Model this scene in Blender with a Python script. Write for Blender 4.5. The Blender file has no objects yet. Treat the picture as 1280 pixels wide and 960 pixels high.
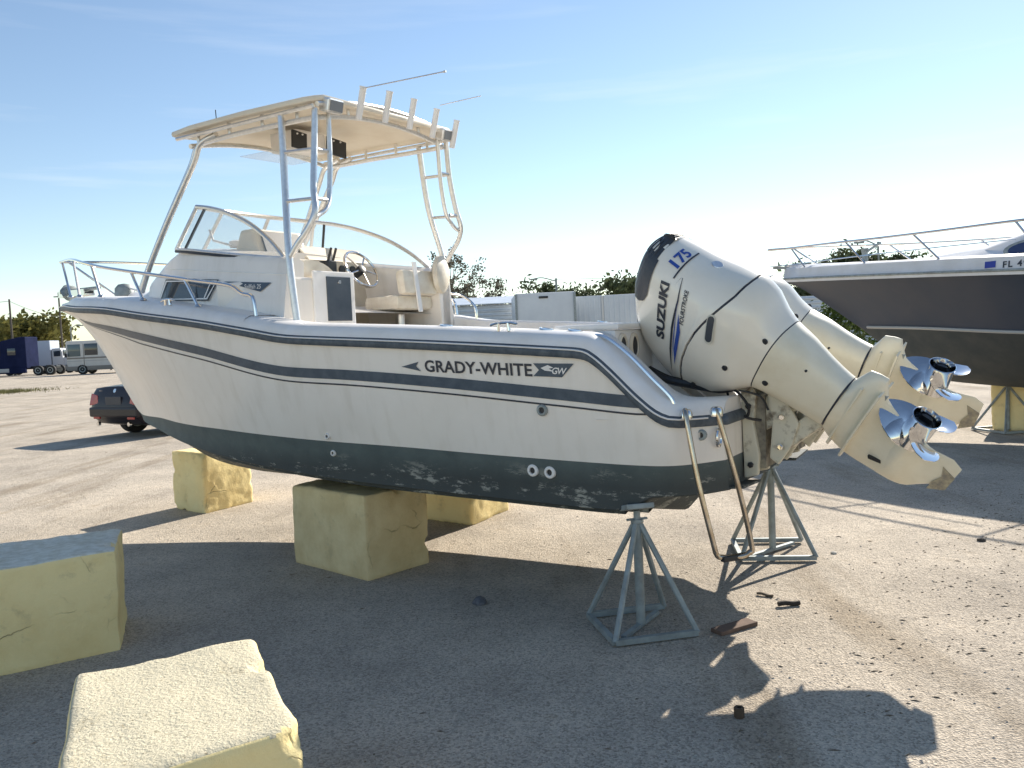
import bpy, bmesh, math, random
import numpy as np
from mathutils import Vector, Matrix, noise
from mathutils.geometry import tessellate_polygon
R = math.radians
scene = bpy.context.scene
col = scene.collection
rng = random.Random(7)

# ------------------------------------------------------------------ camera
F_PX, CAM_H, PITCH, ROLL = 1042.0, 1.661, 3.243, 2.687
cd = bpy.data.cameras.new('camera'); cam = bpy.data.objects.new('camera', cd); col.objects.link(cam)
cd.sensor_width = 36.0; cd.lens = F_PX / 1280 * 36.0; cd.clip_start = .05; cd.clip_end = 3000
cam.matrix_world = Matrix.Translation((0, 0, CAM_H)) @ Matrix.Rotation(math.pi / 2 - R(PITCH), 4, 'X') @ Matrix.Rotation(-R(ROLL), 4, 'Z')
scene.camera = cam
# ------------------------------------------------------------------ sky, sun, exposure
SUN_AZ, SUN_EL = 34.5, 30.5
world = bpy.data.worlds.new('World'); scene.world = world; world.use_nodes = True
nt = world.node_tree; nt.nodes.clear()
def wn(t, **k):
    n = nt.nodes.new(t)
    for a, v in k.items(): setattr(n, a, v)
    return n
sky = wn('ShaderNodeTexSky', sky_type='NISHITA', sun_disc=False, sun_elevation=R(SUN_EL), sun_rotation=R(SUN_AZ), altitude=10.0, air_density=1.0, dust_density=0.05, ozone_density=0.9)
bg = wn('ShaderNodeBackground'); bg.inputs[1].default_value = 0.078
wo = wn('ShaderNodeOutputWorld')
tc = wn('ShaderNodeTexCoord'); mp = wn('ShaderNodeMapping'); mp.inputs['Scale'].default_value = (1.3, 1.3, 16.0)
nz = wn('ShaderNodeTexNoise'); nz.inputs['Scale'].default_value = 2.1; nz.inputs['Detail'].default_value = 7; nz.inputs['Roughness'].default_value = .55
rp = wn('ShaderNodeValToRGB'); rp.color_ramp.elements[0].position = .56; rp.color_ramp.elements[1].position = .86
rp.color_ramp.elements[1].color = (.55, .55, .55, 1)
sx = wn('ShaderNodeSeparateXYZ'); mr = wn('ShaderNodeMapRange'); mr.inputs[1].default_value = .02; mr.inputs[2].default_value = .42; mr.inputs[3].default_value = 1.0; mr.inputs[4].default_value = 0.12
mu = wn('ShaderNodeMath', operation='MULTIPLY'); mx = wn('ShaderNodeMixRGB'); mx.inputs[2].default_value = (7.2, 7.4, 7.6, 1)
L = nt.links.new
L(tc.outputs['Generated'], mp.inputs['Vector']); L(mp.outputs[0], nz.inputs['Vector']); L(nz.outputs[0], rp.inputs[0])
L(tc.outputs['Generated'], sx.inputs[0]); L(sx.outputs[2], mr.inputs[0]); L(rp.outputs[0], mu.inputs[0]); L(mr.outputs[0], mu.inputs[1])
L(mu.outputs[0], mx.inputs[0]); L(sky.outputs[0], mx.inputs[1]); L(mx.outputs[0], bg.inputs[0]); L(bg.outputs[0], wo.inputs[0])
sd = bpy.data.lights.new('sun', 'SUN'); sd.energy = 4.1; sd.angle = R(.5); sd.color = (1, .93, .82)
sun = bpy.data.objects.new('sun', sd); col.objects.link(sun)
sv = Vector((math.sin(R(SUN_AZ)) * math.cos(R(SUN_EL)), math.cos(R(SUN_AZ)) * math.cos(R(SUN_EL)), math.sin(R(SUN_EL))))
sun.rotation_euler = sv.to_track_quat('Z', 'Y').to_euler(); sun.location = (8, 14, 20)
vs = scene.view_settings; vs.view_transform = 'Standard'; vs.look = 'None'; vs.exposure = 1.02; vs.gamma = 1.0; vs.use_curve_mapping = False
scene.render.resolution_x = 1024; scene.render.resolution_y = 768
try: scene.cycles.max_bounces = 8; scene.cycles.transparent_max_bounces = 12
except Exception: pass

# ------------------------------------------------------------------ materials
MATS = {}
def mat(name, c, rough=.5, metal=0., var=0., vscale=6., c2=None, bump=0., bscale=40., spec=.5, coat=0., alpha=1., trans=0., detail=5, pos=(.35, .65), bdist=.01, emis=None):
    if name in MATS: return MATS[name]
    m = bpy.data.materials.new(name); m.use_nodes = True; t = m.node_tree; p = t.nodes['Principled BSDF']
    p.inputs['Base Color'].default_value = (*c, 1); p.inputs['Roughness'].default_value = rough; p.inputs['Metallic'].default_value = metal
    p.inputs['Specular IOR Level'].default_value = spec; p.inputs['Coat Weight'].default_value = coat; p.inputs['Alpha'].default_value = alpha
    p.inputs['Transmission Weight'].default_value = trans; p.inputs['Coat Roughness'].default_value = .08
    tcn = t.nodes.new('ShaderNodeTexCoord')
    if c2 is None and var: c2 = tuple(x * (1 - var) for x in c)
    if c2:
        n = t.nodes.new('ShaderNodeTexNoise'); n.inputs['Scale'].default_value = vscale; n.inputs['Detail'].default_value = detail; n.inputs['Roughness'].default_value = .62
        r = t.nodes.new('ShaderNodeValToRGB'); e = r.color_ramp.elements
        e[0].position, e[1].position = pos; e[0].color = (*c, 1); e[1].color = (*c2, 1)
        t.links.new(tcn.outputs['Object'], n.inputs['Vector']); t.links.new(n.outputs[0], r.inputs[0]); t.links.new(r.outputs[0], p.inputs['Base Color'])
    if bump:
        n2 = t.nodes.new('ShaderNodeTexNoise'); n2.inputs['Scale'].default_value = bscale; n2.inputs['Detail'].default_value = 6; n2.inputs['Roughness'].default_value = .65
        b = t.nodes.new('ShaderNodeBump'); b.inputs['Strength'].default_value = bump; b.inputs['Distance'].default_value = bdist
        t.links.new(tcn.outputs['Object'], n2.inputs['Vector']); t.links.new(n2.outputs[0], b.inputs['Height']); t.links.new(b.outputs[0], p.inputs['Normal'])
    MATS[name] = m
    return m
def nodes(m): return m.node_tree, m.node_tree.nodes['Principled BSDF']

gel = mat('gelcoat_white', (.90, .845, .775), .28, c2=(.85, .79, .715), vscale=2.2, coat=.15, pos=(.4, .7))
# faint run-off streaks down the topsides
def streaks(m, sc=(7, 7, .7), amt=.13, tint=(.55, .48, .38)):
    t, p = nodes(m); tcn = t.nodes.new('ShaderNodeTexCoord'); mp_ = t.nodes.new('ShaderNodeMapping'); mp_.inputs['Scale'].default_value = sc
    n = t.nodes.new('ShaderNodeTexNoise'); n.inputs['Scale'].default_value = 1.5; n.inputs['Detail'].default_value = 6
    r = t.nodes.new('ShaderNodeValToRGB'); r.color_ramp.elements[0].position = .5; r.color_ramp.elements[1].position = .85; r.color_ramp.elements[1].color = (amt, amt, amt, 1); r.color_ramp.elements[0].color = (0, 0, 0, 1)
    mx_ = t.nodes.new('ShaderNodeMixRGB'); mx_.inputs[2].default_value = (*tint, 1)
    src = p.inputs['Base Color'].links[0].from_socket
    t.links.new(tcn.outputs['Object'], mp_.inputs[0]); t.links.new(mp_.outputs[0], n.inputs[0]); t.links.new(n.outputs[0], r.inputs[0])
    t.links.new(r.outputs[0], mx_.inputs[0]); t.links.new(src, mx_.inputs[1]); t.links.new(mx_.outputs[0], p.inputs['Base Color'])
streaks(gel, amt=.35)
deckw = mat('deck_white', (.86, .84, .82), .4, c2=(.79, .76, .72), vscale=5, coat=.1)
cream = mat('gelcoat_cream', (.78, .70, .57), .45, c2=(.68, .58, .44), vscale=4, pos=(.4, .75))
vinyl = mat('seat_vinyl', (.78, .72, .60), .5, c2=(.66, .58, .46), vscale=9)
navy = mat('navy_stripe', (.045, .07, .10), .4, c2=(.075, .105, .14), vscale=14)
rubber = mat('rub_rail_rubber', (.05, .066, .085), .55, c2=(.10, .12, .14), vscale=20)
blackp = mat('black_plastic', (.018, .02, .024), .4)
darkhatch = mat('hatch_smoke', (.05, .065, .085), .25, c2=(.07, .085, .105), vscale=5)
alu = mat('aluminium_tube', (.84, .83, .81), .38, .9, c2=(.72, .71, .69), vscale=30)
steel = mat('stainless_steel', (.78, .77, .75), .1, 1.)
propst = mat('polished_propeller', (.80, .80, .80), .07, 1., c2=(.72, .72, .73), vscale=9)
galv = mat('galvanised_steel', (.36, .40, .40), .6, .35, c2=(.25, .27, .26), vscale=12)
glass = mat('tinted_glass', (.62, .70, .72), .03, alpha=.25, spec=.6)
winglass = mat('cabin_window_glass', (.03, .04, .05), .05, spec=.7)
motor = mat('motor_pearl_white', (.85, .815, .73), .24, c2=(.81, .765, .66), vscale=2.5, coat=.5)
motord = mat('motor_lower_white', (.80, .75, .61), .36, c2=(.71, .645, .49), vscale=5, pos=(.42, .75), coat=.15)
bracket = mat('bracket_paint', (.62, .58, .46), .5, c2=(.20, .16, .11), vscale=11, pos=(.52, .68))
decalk = mat('decal_dark', (.03, .035, .05), .4)
decalb = mat('decal_blue', (.03, .08, .36), .35)
visor = mat('cowl_vent_grey', (.045, .053, .065), .42)
foam = mat('foam_yellow', (.96, .79, .41), .95, c2=(.84, .64, .29), vscale=3.2, pos=(.42, .78), bump=.5, bscale=60, bdist=.012, spec=.15)
foamt = mat('foam_weathered', (.70, .63, .46), .95, c2=(.30, .25, .16), vscale=85, pos=(.56, .70), bump=.9, bscale=75, bdist=.012, spec=.1)
tyre = mat('tyre_rubber', (.02, .02, .021), .8)
redl = mat('red_lamp', (.42, .02, .02), .2, coat=.4)
wood = mat('weathered_wood', (.20, .15, .10), .85, c2=(.11, .08, .055), vscale=18)
bark = mat('bark', (.11, .085, .065), .9, c2=(.06, .048, .038), vscale=9)

def foam_wear(m):
    t, p = nodes(m); tcn = t.nodes.new('ShaderNodeTexCoord')
    w = t.nodes.new('ShaderNodeTexNoise'); w.inputs['Scale'].default_value = 2.5; w.inputs['Detail'].default_value = 5; t.links.new(tcn.outputs['Object'], w.inputs[0])
    mxv = t.nodes.new('ShaderNodeMixRGB'); mxv.inputs[0].default_value = .25; t.links.new(tcn.outputs['Object'], mxv.inputs[1]); t.links.new(w.outputs['Color'], mxv.inputs[2])
    v = t.nodes.new('ShaderNodeTexVoronoi'); v.feature = 'DISTANCE_TO_EDGE'; v.inputs['Scale'].default_value = 2.6; t.links.new(mxv.outputs[0], v.inputs['Vector'])
    r = t.nodes.new('ShaderNodeValToRGB'); r.color_ramp.elements[0].position = .002; r.color_ramp.elements[1].position = .006; r.color_ramp.elements[0].color = (1, 1, 1, 1); r.color_ramp.elements[1].color = (0, 0, 0, 1); t.links.new(v.outputs['Distance'], r.inputs[0])
    n = t.nodes.new('ShaderNodeTexNoise'); n.inputs['Scale'].default_value = 1.9; n.inputs['Detail'].default_value = 3; t.links.new(tcn.outputs['Object'], n.inputs[0])
    k = t.nodes.new('ShaderNodeValToRGB'); k.color_ramp.elements[0].position = .56; k.color_ramp.elements[1].position = .66; t.links.new(n.outputs[0], k.inputs[0])
    f = t.nodes.new('ShaderNodeMath'); f.operation = 'MULTIPLY'; t.links.new(r.outputs[0], f.inputs[0]); t.links.new(k.outputs[0], f.inputs[1])
    st = t.nodes.new('ShaderNodeTexNoise'); st.inputs['Scale'].default_value = 7; st.inputs['Detail'].default_value = 8; st.inputs['Roughness'].default_value = .7; t.links.new(tcn.outputs['Object'], st.inputs[0])
    sr = t.nodes.new('ShaderNodeValToRGB'); sr.color_ramp.elements[0].position = .58; sr.color_ramp.elements[1].position = .74; sr.color_ramp.elements[1].color = (.5, .5, .5, 1); t.links.new(st.outputs[0], sr.inputs[0])
    src = p.inputs['Base Color'].links[0].from_socket
    a = t.nodes.new('ShaderNodeMixRGB'); a.inputs[2].default_value = (.42, .34, .20, 1); t.links.new(sr.outputs[0], a.inputs[0]); t.links.new(src, a.inputs[1])
    b = t.nodes.new('ShaderNodeMixRGB'); b.inputs[2].default_value = (.42, .33, .18, 1); t.links.new(f.outputs[0], b.inputs[0]); t.links.new(a.outputs[0], b.inputs[1]); t.links.new(b.outputs[0], p.inputs['Base Color'])
    bu = t.nodes.new('ShaderNodeBump'); bu.invert = True; bu.inputs['Distance'].default_value = .008; t.links.new(f.outputs[0], bu.inputs['Height'])
    if p.inputs['Normal'].links: t.links.new(p.inputs['Normal'].links[0].from_socket, bu.inputs['Normal'])
    t.links.new(bu.outputs[0], p.inputs['Normal']); m['worn'] = 1
    return m
foam_wear(foam); foam_wear(foamt)
# anti-fouling: teal grey band above the chine, scraped pale patches, dark scum lower down
def bottom_paint():
    m = mat('antifouling', (.115, .145, .142), .75, c2=(.085, .11, .11), vscale=5, bump=.25, bscale=30)
    t, p = nodes(m); tcn = t.nodes.new('ShaderNodeTexCoord')
    s = t.nodes.new('ShaderNodeSeparateXYZ'); t.links.new(tcn.outputs['Object'], s.inputs[0])
    mr_ = t.nodes.new('ShaderNodeMapRange'); mr_.inputs[1].default_value = .80; mr_.inputs[2].default_value = .93; mr_.inputs[3].default_value = 1; mr_.inputs[4].default_value = 0
    t.links.new(s.outputs[2], mr_.inputs[0])
    mp_ = t.nodes.new('ShaderNodeMapping'); mp_.inputs['Scale'].default_value = (1.6, 1.6, 5); t.links.new(tcn.outputs['Object'], mp_.inputs[0])
    n = t.nodes.new('ShaderNodeTexNoise'); n.inputs['Scale'].default_value = 2.3; n.inputs['Detail'].default_value = 14; n.inputs['Roughness'].default_value = .80; t.links.new(mp_.outputs[0], n.inputs[0])
    r1 = t.nodes.new('ShaderNodeValToRGB'); r1.color_ramp.elements[0].position = .555; r1.color_ramp.elements[1].position = .60; t.links.new(n.outputs[0], r1.inputs[0])
    mu_ = t.nodes.new('ShaderNodeMath'); mu_.operation = 'MULTIPLY'; t.links.new(r1.outputs[0], mu_.inputs[0]); t.links.new(mr_.outputs[0], mu_.inputs[1])
    src = p.inputs['Base Color'].links[0].from_socket
    ma = t.nodes.new('ShaderNodeMixRGB'); ma.inputs[2].default_value = (.048, .052, .053, 1); mf = t.nodes.new('ShaderNodeMath'); mf.operation = 'MULTIPLY'; mf.inputs[1].default_value = .75
    t.links.new(mr_.outputs[0], mf.inputs[0]); t.links.new(mf.outputs[0], ma.inputs[0]); t.links.new(src, ma.inputs[1])
    mb = t.nodes.new('ShaderNodeMixRGB'); mb.inputs[2].default_value = (.36, .36, .32, 1); t.links.new(mu_.outputs[0], mb.inputs[0]); t.links.new(ma.outputs[0], mb.inputs[1])
    t.links.new(mb.outputs[0], p.inputs['Base Color']); return m
antif = bottom_paint()

# ------------------------------------------------------------------ mesh helpers
class M:
    def __init__(s): s.v = []; s.f = []; s.mi = []; s.cur = 0
    def add(s, v, f):
        o = len(s.v); s.v += [tuple(map(float, p)) for p in v]; s.f += [tuple(i + o for i in q) for q in f]; s.mi += [s.cur] * len(f); return s
    def box(s, c, d, rot=None):
        x, y, z = (k / 2 for k in d); P = [Vector((i * x, j * y, k * z)) for i in (-1, 1) for j in (-1, 1) for k in (-1, 1)]
        if rot: P = [rot @ p for p in P]
        return s.add([p + Vector(c) for p in P], [(0, 1, 3, 2), (4, 6, 7, 5), (0, 4, 5, 1), (2, 3, 7, 6), (0, 2, 6, 4), (1, 5, 7, 3)])
    def grid(s, rows, cu=False, cv=False, cap=False):
        n, m = len(rows), len(rows[0]); v = [p for r in rows for p in r]; f = []
        for i in range(n if cv else n - 1):
            for j in range(m if cu else m - 1):
                f.append((i * m + j, i * m + (j + 1) % m, ((i + 1) % n) * m + (j + 1) % m, ((i + 1) % n) * m + j))
        if cap: f.append(tuple(range(m))[::-1]); f.append(tuple((n - 1) * m + j for j in range(m)))
        return s.add(v, f)
    def tube(s, pts, r, n=8, sm=0, cap=True, closed=False):
        P = [Vector(p) for p in pts]
        if sm: P = catmull(P, sm, closed)
        rr = r if hasattr(r, '__len__') else None
        rows = []; up = None; k = len(P)
        for i in range(k):
            a = P[(i - 1) % k] if closed else P[max(i - 1, 0)]; b = P[(i + 1) % k] if closed else P[min(i + 1, k - 1)]
            t = (b - a).normalized()
            if up is None:
                up = t.orthogonal().normalized()
            up = (up - t * up.dot(t)).normalized(); w = t.cross(up)
            q = rr[0] + (rr[1] - rr[0]) * i / (k - 1) if rr else r
            rows.append([P[i] + (up * math.cos(2 * math.pi * j / n) + w * math.sin(2 * math.pi * j / n)) * q for j in range(n)])
        return s.grid(rows, cu=True, cap=cap and not closed, cv=closed)
    def lathe(s, prof, o, ax, n=20):   # prof: (distance along ax, radius)
        ax = Vector(ax).normalized(); u = ax.orthogonal().normalized(); w = ax.cross(u)
        return s.grid([[Vector(o) + ax * h + (u * math.cos(2 * math.pi * j / n) + w * math.sin(2 * math.pi * j / n)) * r for j in range(n)] for h, r in prof], cu=True, cap=True)
    def prism(s, poly, h, fn=None):    # poly of 3D points, extruded by vector h
        n = len(poly); h = Vector(h); P = [Vector(p) for p in poly]
        f = [tuple(range(n))[::-1], tuple(range(n, 2 * n))] + [(i, (i + 1) % n, n + (i + 1) % n, n + i) for i in range(n)]
        return s.add(P + [p + h for p in P], f)
    def build(s, name, m, parent=None, smooth=False, ang=None, bevel=0):
        me = bpy.data.meshes.new(name); me.from_pydata(s.v, [], s.f)
        for k in (m if isinstance(m, (list, tuple)) else [m]): me.materials.append(k)
        if any(s.mi): me.polygons.foreach_set('material_index', s.mi)
        bm = bmesh.new(); bm.from_mesh(me); bmesh.ops.recalc_face_normals(bm, faces=bm.faces)
        if bevel: bmesh.ops.bevel(bm, geom=[e for e in bm.edges if len(e.link_faces) == 2 and e.calc_face_angle(0) > .5], offset=bevel, segments=2, affect='EDGES', profile=.6)
        if smooth:
            for f in bm.faces: f.smooth = True
            a = R(ang or 40)
            for e in bm.edges:
                if len(e.link_faces) == 2 and e.calc_face_angle(0) > a: e.smooth = False
        bm.to_mesh(me); bm.free(); me.update()
        o = bpy.data.objects.new(name, me); col.objects.link(o)
        if parent: o.parent = parent
        return o
def catmull(P, k, closed=False):
    out = []; n = len(P)
    for i in range(n if closed else n - 1):
        if closed: a, b, c, d = P[i - 1], P[i], P[(i + 1) % n], P[(i + 2) % n]
        else: a, b, c, d = P[max(i - 1, 0)], P[i], P[i + 1], P[min(i + 2, n - 1)]
        for j in range(k):
            t = j / k
            out.append(.5 * ((2 * b) + (c - a) * t + (2 * a - 5 * b + 4 * c - d) * t * t + (3 * b - a - 3 * c + d) * t ** 3))
    if not closed: out.append(P[-1])
    return out
def tag(o, label=None, cat=None, group=None, kind=None):
    for k, v in (('label', label), ('category', cat), ('group', group), ('kind', kind)):
        if v: o[k] = v
    return o
def empty(name, loc, rot=(0, 0, 0)):
    o = bpy.data.objects.new(name, None); col.objects.link(o); o.location = loc; o.rotation_euler = rot; o.empty_display_size = .3; return o
def copy_tree(o, parent=None):
    c = o.copy(); col.objects.link(c); c.parent = parent
    for ch in list(o.children): copy_tree(ch, c)
    return c
def smooth_interp(x, xs, ys):
    """monotone-ish cubic (Catmull) interpolation"""
    xs = list(xs); ys = list(ys)
    if x <= xs[0]: return ys[0]
    if x >= xs[-1]: return ys[-1]
    i = max(k for k in range(len(xs)) if xs[k] <= x); i = min(i, len(xs) - 2)
    h = xs[i + 1] - xs[i]; t = (x - xs[i]) / h
    def sl(k):
        if k == 0: return (ys[1] - ys[0]) / (xs[1] - xs[0])
        if k == len(xs) - 1: return (ys[-1] - ys[-2]) / (xs[-1] - xs[-2])
        a = (ys[k] - ys[k - 1]) / (xs[k] - xs[k - 1]); b = (ys[k + 1] - ys[k]) / (xs[k + 1] - xs[k])
        return 0 if a * b <= 0 else 2 * a * b / (a + b)
    m0, m1 = sl(i) * h, sl(i + 1) * h
    return (2 * t**3 - 3 * t * t + 1) * ys[i] + (t**3 - 2 * t * t + t) * m0 + (-2 * t**3 + 3 * t * t) * ys[i + 1] + (t**3 - t * t) * m1
def flat_mesh(polys, cut=.03):
    """2D polygons -> finely cut flat bmesh data (verts, faces)"""
    bm = bmesh.new()
    for p in polys:
        tri = tessellate_polygon([[Vector((x, y, 0)) for x, y in p]]); vv = [bm.verts.new((x, y, 0)) for x, y in p]
        for t in tri:
            try: bm.faces.new([vv[i] for i in t])
            except ValueError: pass
    return cut_bm(bm, cut)
def cut_bm(bm, cut):
    xs = [v.co.x for v in bm.verts]; ys = [v.co.y for v in bm.verts]
    for ax, lo, hi in ((0, min(xs), max(xs)), (1, min(ys), max(ys))):
        k = lo + cut
        while k < hi:
            co = Vector((0, 0, 0)); co[ax] = k; no = Vector((0, 0, 0)); no[ax] = 1
            bmesh.ops.bisect_plane(bm, geom=bm.verts[:] + bm.edges[:] + bm.faces[:], plane_co=co, plane_no=no); k += cut
    bm.verts.index_update(); v = [tuple(p.co) for p in bm.verts]; f = [tuple(p.index for p in q.verts) for q in bm.faces]; bm.free(); return v, f
def text_mesh(s, size=1., offset=0., shear=0., cut=.03, spacing=1.):
    c = bpy.data.curves.new('lettering', 'FONT'); c.body = s; c.size = size; c.offset = offset; c.shear = shear; c.resolution_u = 3; c.space_character = spacing
    o = bpy.data.objects.new('lettering', c); col.objects.link(o)
    dg = bpy.context.evaluated_depsgraph_get(); me = bpy.data.meshes.new_from_object(o.evaluated_get(dg))
    bm = bmesh.new(); bm.from_mesh(me); bpy.data.objects.remove(o); bpy.data.meshes.remove(me); bpy.data.curves.remove(c)
    return cut_bm(bm, cut)
def decal(name, vf, fn, m, parent):
    mm = M(); mm.add([fn(p[0], p[1]) for p in vf[0]], vf[1]); return mm.build(name, m, parent)

# ================================================================== GROUND
gm = bpy.data.materials.new('gravel_lot'); gm.use_nodes = True; t = gm.node_tree; p = t.nodes['Principled BSDF']; p.inputs['Roughness'].default_value = .92; p.inputs['Specular IOR Level'].default_value = .2
tcn = t.nodes.new('ShaderNodeTexCoord')
def gn(scale, detail, rough=.6, src=None):
    n = t.nodes.new('ShaderNodeTexNoise'); n.inputs['Scale'].default_value = scale; n.inputs['Detail'].default_value = detail; n.inputs['Roughness'].default_value = rough
    t.links.new(src or tcn.outputs['Object'], n.inputs['Vector']); return n
def ramp(n, a, ca, b, cb):
    r = t.nodes.new('ShaderNodeValToRGB'); e = r.color_ramp.elements; e[0].position = a; e[1].position = b; e[0].color = (*ca, 1); e[1].color = (*cb, 1); t.links.new(n.outputs[0], r.inputs[0]); return r
def mixc(fac, a, b, mode='MIX', f=1.):
    m_ = t.nodes.new('ShaderNodeMixRGB'); m_.blend_type = mode
    if fac is None: m_.inputs[0].default_value = f
    else: t.links.new(fac, m_.inputs[0])
    t.links.new(a, m_.inputs[1]); t.links.new(b, m_.inputs[2]); return m_
blot = ramp(gn(1.1, 8, .68), .32, (.76, .75, .74), .66, (1.14, 1.13, 1.11))
base0 = ramp(gn(.35, 6), .35, (.47, .42, .355), .68, (.60, .535, .445))
base = mixc(None, base0.outputs[0], blot.outputs[0], 'MULTIPLY', 1.)
vor = t.nodes.new('ShaderNodeTexVoronoi'); vor.inputs['Scale'].default_value = 105; t.links.new(tcn.outputs['Object'], vor.inputs['Vector'])
sp = t.nodes.new('ShaderNodeSeparateColor'); t.links.new(vor.outputs['Color'], sp.inputs[0])
stone = t.nodes.new('ShaderNodeValToRGB'); e = stone.color_ramp.elements; e[0].position = 0; e[0].color = (.52, .50, .48, 1); e[1].position = 1; e[1].color = (1.25, 1.23, 1.2, 1)
k_ = stone.color_ramp.elements.new(.25); k_.color = (.8, .79, .78, 1); t.links.new(sp.outputs[0], stone.inputs[0])
c1 = mixc(None, base.outputs[0], stone.outputs[0], 'MULTIPLY', .85)
fine = ramp(gn(160, 4, .7), .3, (.72, .71, .70), .7, (1.22, 1.2, 1.18)); c2_ = mixc(None, c1.outputs[0], fine.outputs[0], 'MULTIPLY', .8)
crk = ramp(gn(2.2, 8, .7), .60, (1, 1, 1), .72, (.66, .61, .55)); c3 = mixc(None, c2_.outputs[0], crk.outputs[0], 'MULTIPLY', .8)
mpp = t.nodes.new('ShaderNodeMapping'); mpp.inputs['Rotation'].default_value = (0, 0, R(-32)); mpp.inputs['Scale'].default_value = (1.1, .16, 1); t.links.new(tcn.outputs['Object'], mpp.inputs[0])
trk = ramp(gn(1.3, 5, .6, mpp.outputs[0]), .54, (1, 1, 1), .68, (.62, .57, .50)); c4 = mixc(None, c3.outputs[0], trk.outputs[0], 'MULTIPLY', .7)
t.links.new(c4.outputs[0], p.inputs['Base Color'])
bp_ = t.nodes.new('ShaderNodeBump'); bp_.inputs['Strength'].default_value = .75; bp_.inputs['Distance'].default_value = .007; t.links.new(vor.outputs['Distance'], bp_.inputs['Height'])
bq = t.nodes.new('ShaderNodeBump'); bq.inputs['Strength'].default_value = .55; bq.inputs['Distance'].default_value = .03; t.links.new(gn(9, 8, .7).outputs[0], bq.inputs['Height']); t.links.new(bp_.outputs[0], bq.inputs['Normal'])
t.links.new(bq.outputs[0], p.inputs['Normal'])
g = M(); s_ = 1500; g.add([(-s_, -60, 0), (s_, -60, 0), (s_, s_, 0), (-s_, s_, 0)], [(0, 1, 2, 3)])
tag(g.build('ground', gm), kind='structure')
# loose stones
pg = M(); r2 = random.Random(3)
oct_f = [(0, 2, 4), (2, 1, 4), (1, 3, 4), (3, 0, 4), (2, 0, 5), (1, 2, 5), (3, 1, 5), (0, 3, 5)]
for i in range(7000):
    y = 1.9 + 14 * r2.random() ** 1.8; x = (r2.random() * 2 - 1) * (.70 * y + .4); s = .003 + .009 * r2.random() ** 4
    a = r2.random() * 6.28; ca, sa = math.cos(a) * s, math.sin(a) * s; h = s * .55
    pg.add([(x + ca, y + sa, 0), (x - ca * 1.2, y - sa * 1.2, 0), (x - sa * .8, y + ca * .8, 0), (x + sa, y - ca, 0), (x + s * .1, y, h), (x, y, -h)], oct_f)
tag(pg.build('loose_gravel', mat('gravel_stones', (.44, .39, .33), .9, c2=(.30, .26, .22), vscale=3.1, pos=(.4, .62))), 'scattered loose gravel stones on the dusty lot', 'gravel', kind='stuff')

# ================================================================== MAIN BOAT
TH = R(180 - 32.566)
boat = empty('fishing_boat', (1.495, 5.281, 0), (0, -R(.298), TH))
tag(boat, 'white walkaround fishing boat with hardtop and twin outboards, propped on foam blocks', 'boat')
GA = [-.1, 0, .05, .12, .25, .5, 1, 2, 3, 4, 4.5, 5, 5.5, 6, 6.5, 7, 7.4, 7.6, 7.73]
GW = [.80, .98, 1.07, 1.135, 1.18, 1.21, 1.26, 1.31, 1.33, 1.30, 1.26, 1.19, 1.07, .88, .64, .37, .17, .08, .012]
SA = [-.1, 0, .08, .14, .22, .40, .47, .52, .58, .67, 1.18, 1.76, 2.42, 2.71, 3.1, 3.63, 4.36, 5.03, 5.8, 6.5, 7.1, 7.73]
SZ = [1.155, 1.16, 1.17, 1.20, 1.27, 1.45, 1.51, 1.54, 1.552, 1.56, 1.60, 1.64, 1.68, 1.70, 1.76, 1.84, 1.93, 2.01, 2.06, 2.11, 2.145, 2.17]
CA = [-.1, 0, .12, .22, .32, .45, 1, 2, 2.6, 3.3, 4, 4.5, 5, 5.5, 6, 6.3, 6.36]
CW = [.74, .90, 1.0, 1.04, 1.05, 1.06, 1.09, 1.11, 1.10, 1.06, .97, .85, .66, .43, .20, .05, .012]
CZ = [.765, .762, .76, .755, .71, .67, .685, .715, .735, .775, .83, .875, .905, .925, .94, .96, .975]
KA = [-.1, .20, .32, .45, .9, 2, 3, 4.5, 5, 5.37, 5.66, 6.1, 6.36, 6.43, 6.615, 6.87, 7.13, 7.49, 7.73]
KZ = [.735, .725, .60, .45, .435, .44, .47, .49, .53, .60, .73, .90, .97, 1.03, 1.232, 1.534, 1.80, 2.06, 2.14]
PA = [-.1, .1, 1.08, 1.9, 2.6, 3.24, 4, 5, 6, 6.4, 7.73]; PZ = [.93, .93, .955, .985, 1.0, 1.02, 1.04, 1.045, 1.01, 1.0, 1.0]
def ws(a): return smooth_interp(a, GA, GW)
def zs(a): return smooth_interp(a, SA, SZ)
def zk(a):
    return smooth_interp(a, KA, KZ)
def low(a):   # chine, or the stem itself forward of it
    if a < 6.36: return smooth_interp(a, CA, CW), smooth_interp(a, CA, CZ)
    return .012, zk(a)
def hull_w(a, z):
    wc, zc = low(a); t_ = min(max((z - zc) / max(zs(a) - zc, 1e-4), 0), 1)
    pw = 1.0 + .75 * min(max((a - 3.2) / 2.5, 0), 1)
    return wc + (ws(a) - wc) * (t_ ** pw) + .03 * math.sin(math.pi * t_) * (1 if a < 4 else max(0, 1 - (a - 4)))
STN = sorted(set([round(x, 3) for x in list(np.arange(.15, .6, .025)) + list(np.arange(.6, 7.70, .075)) + [-.1, -.075, -.05, -.025, 0, .025, .05, .09, .12, 7.71, 7.73]]))
top, botm = M(), M()
rows_t, rows_b = {1: [], -1: []}, {1: [], -1: []}
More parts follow.
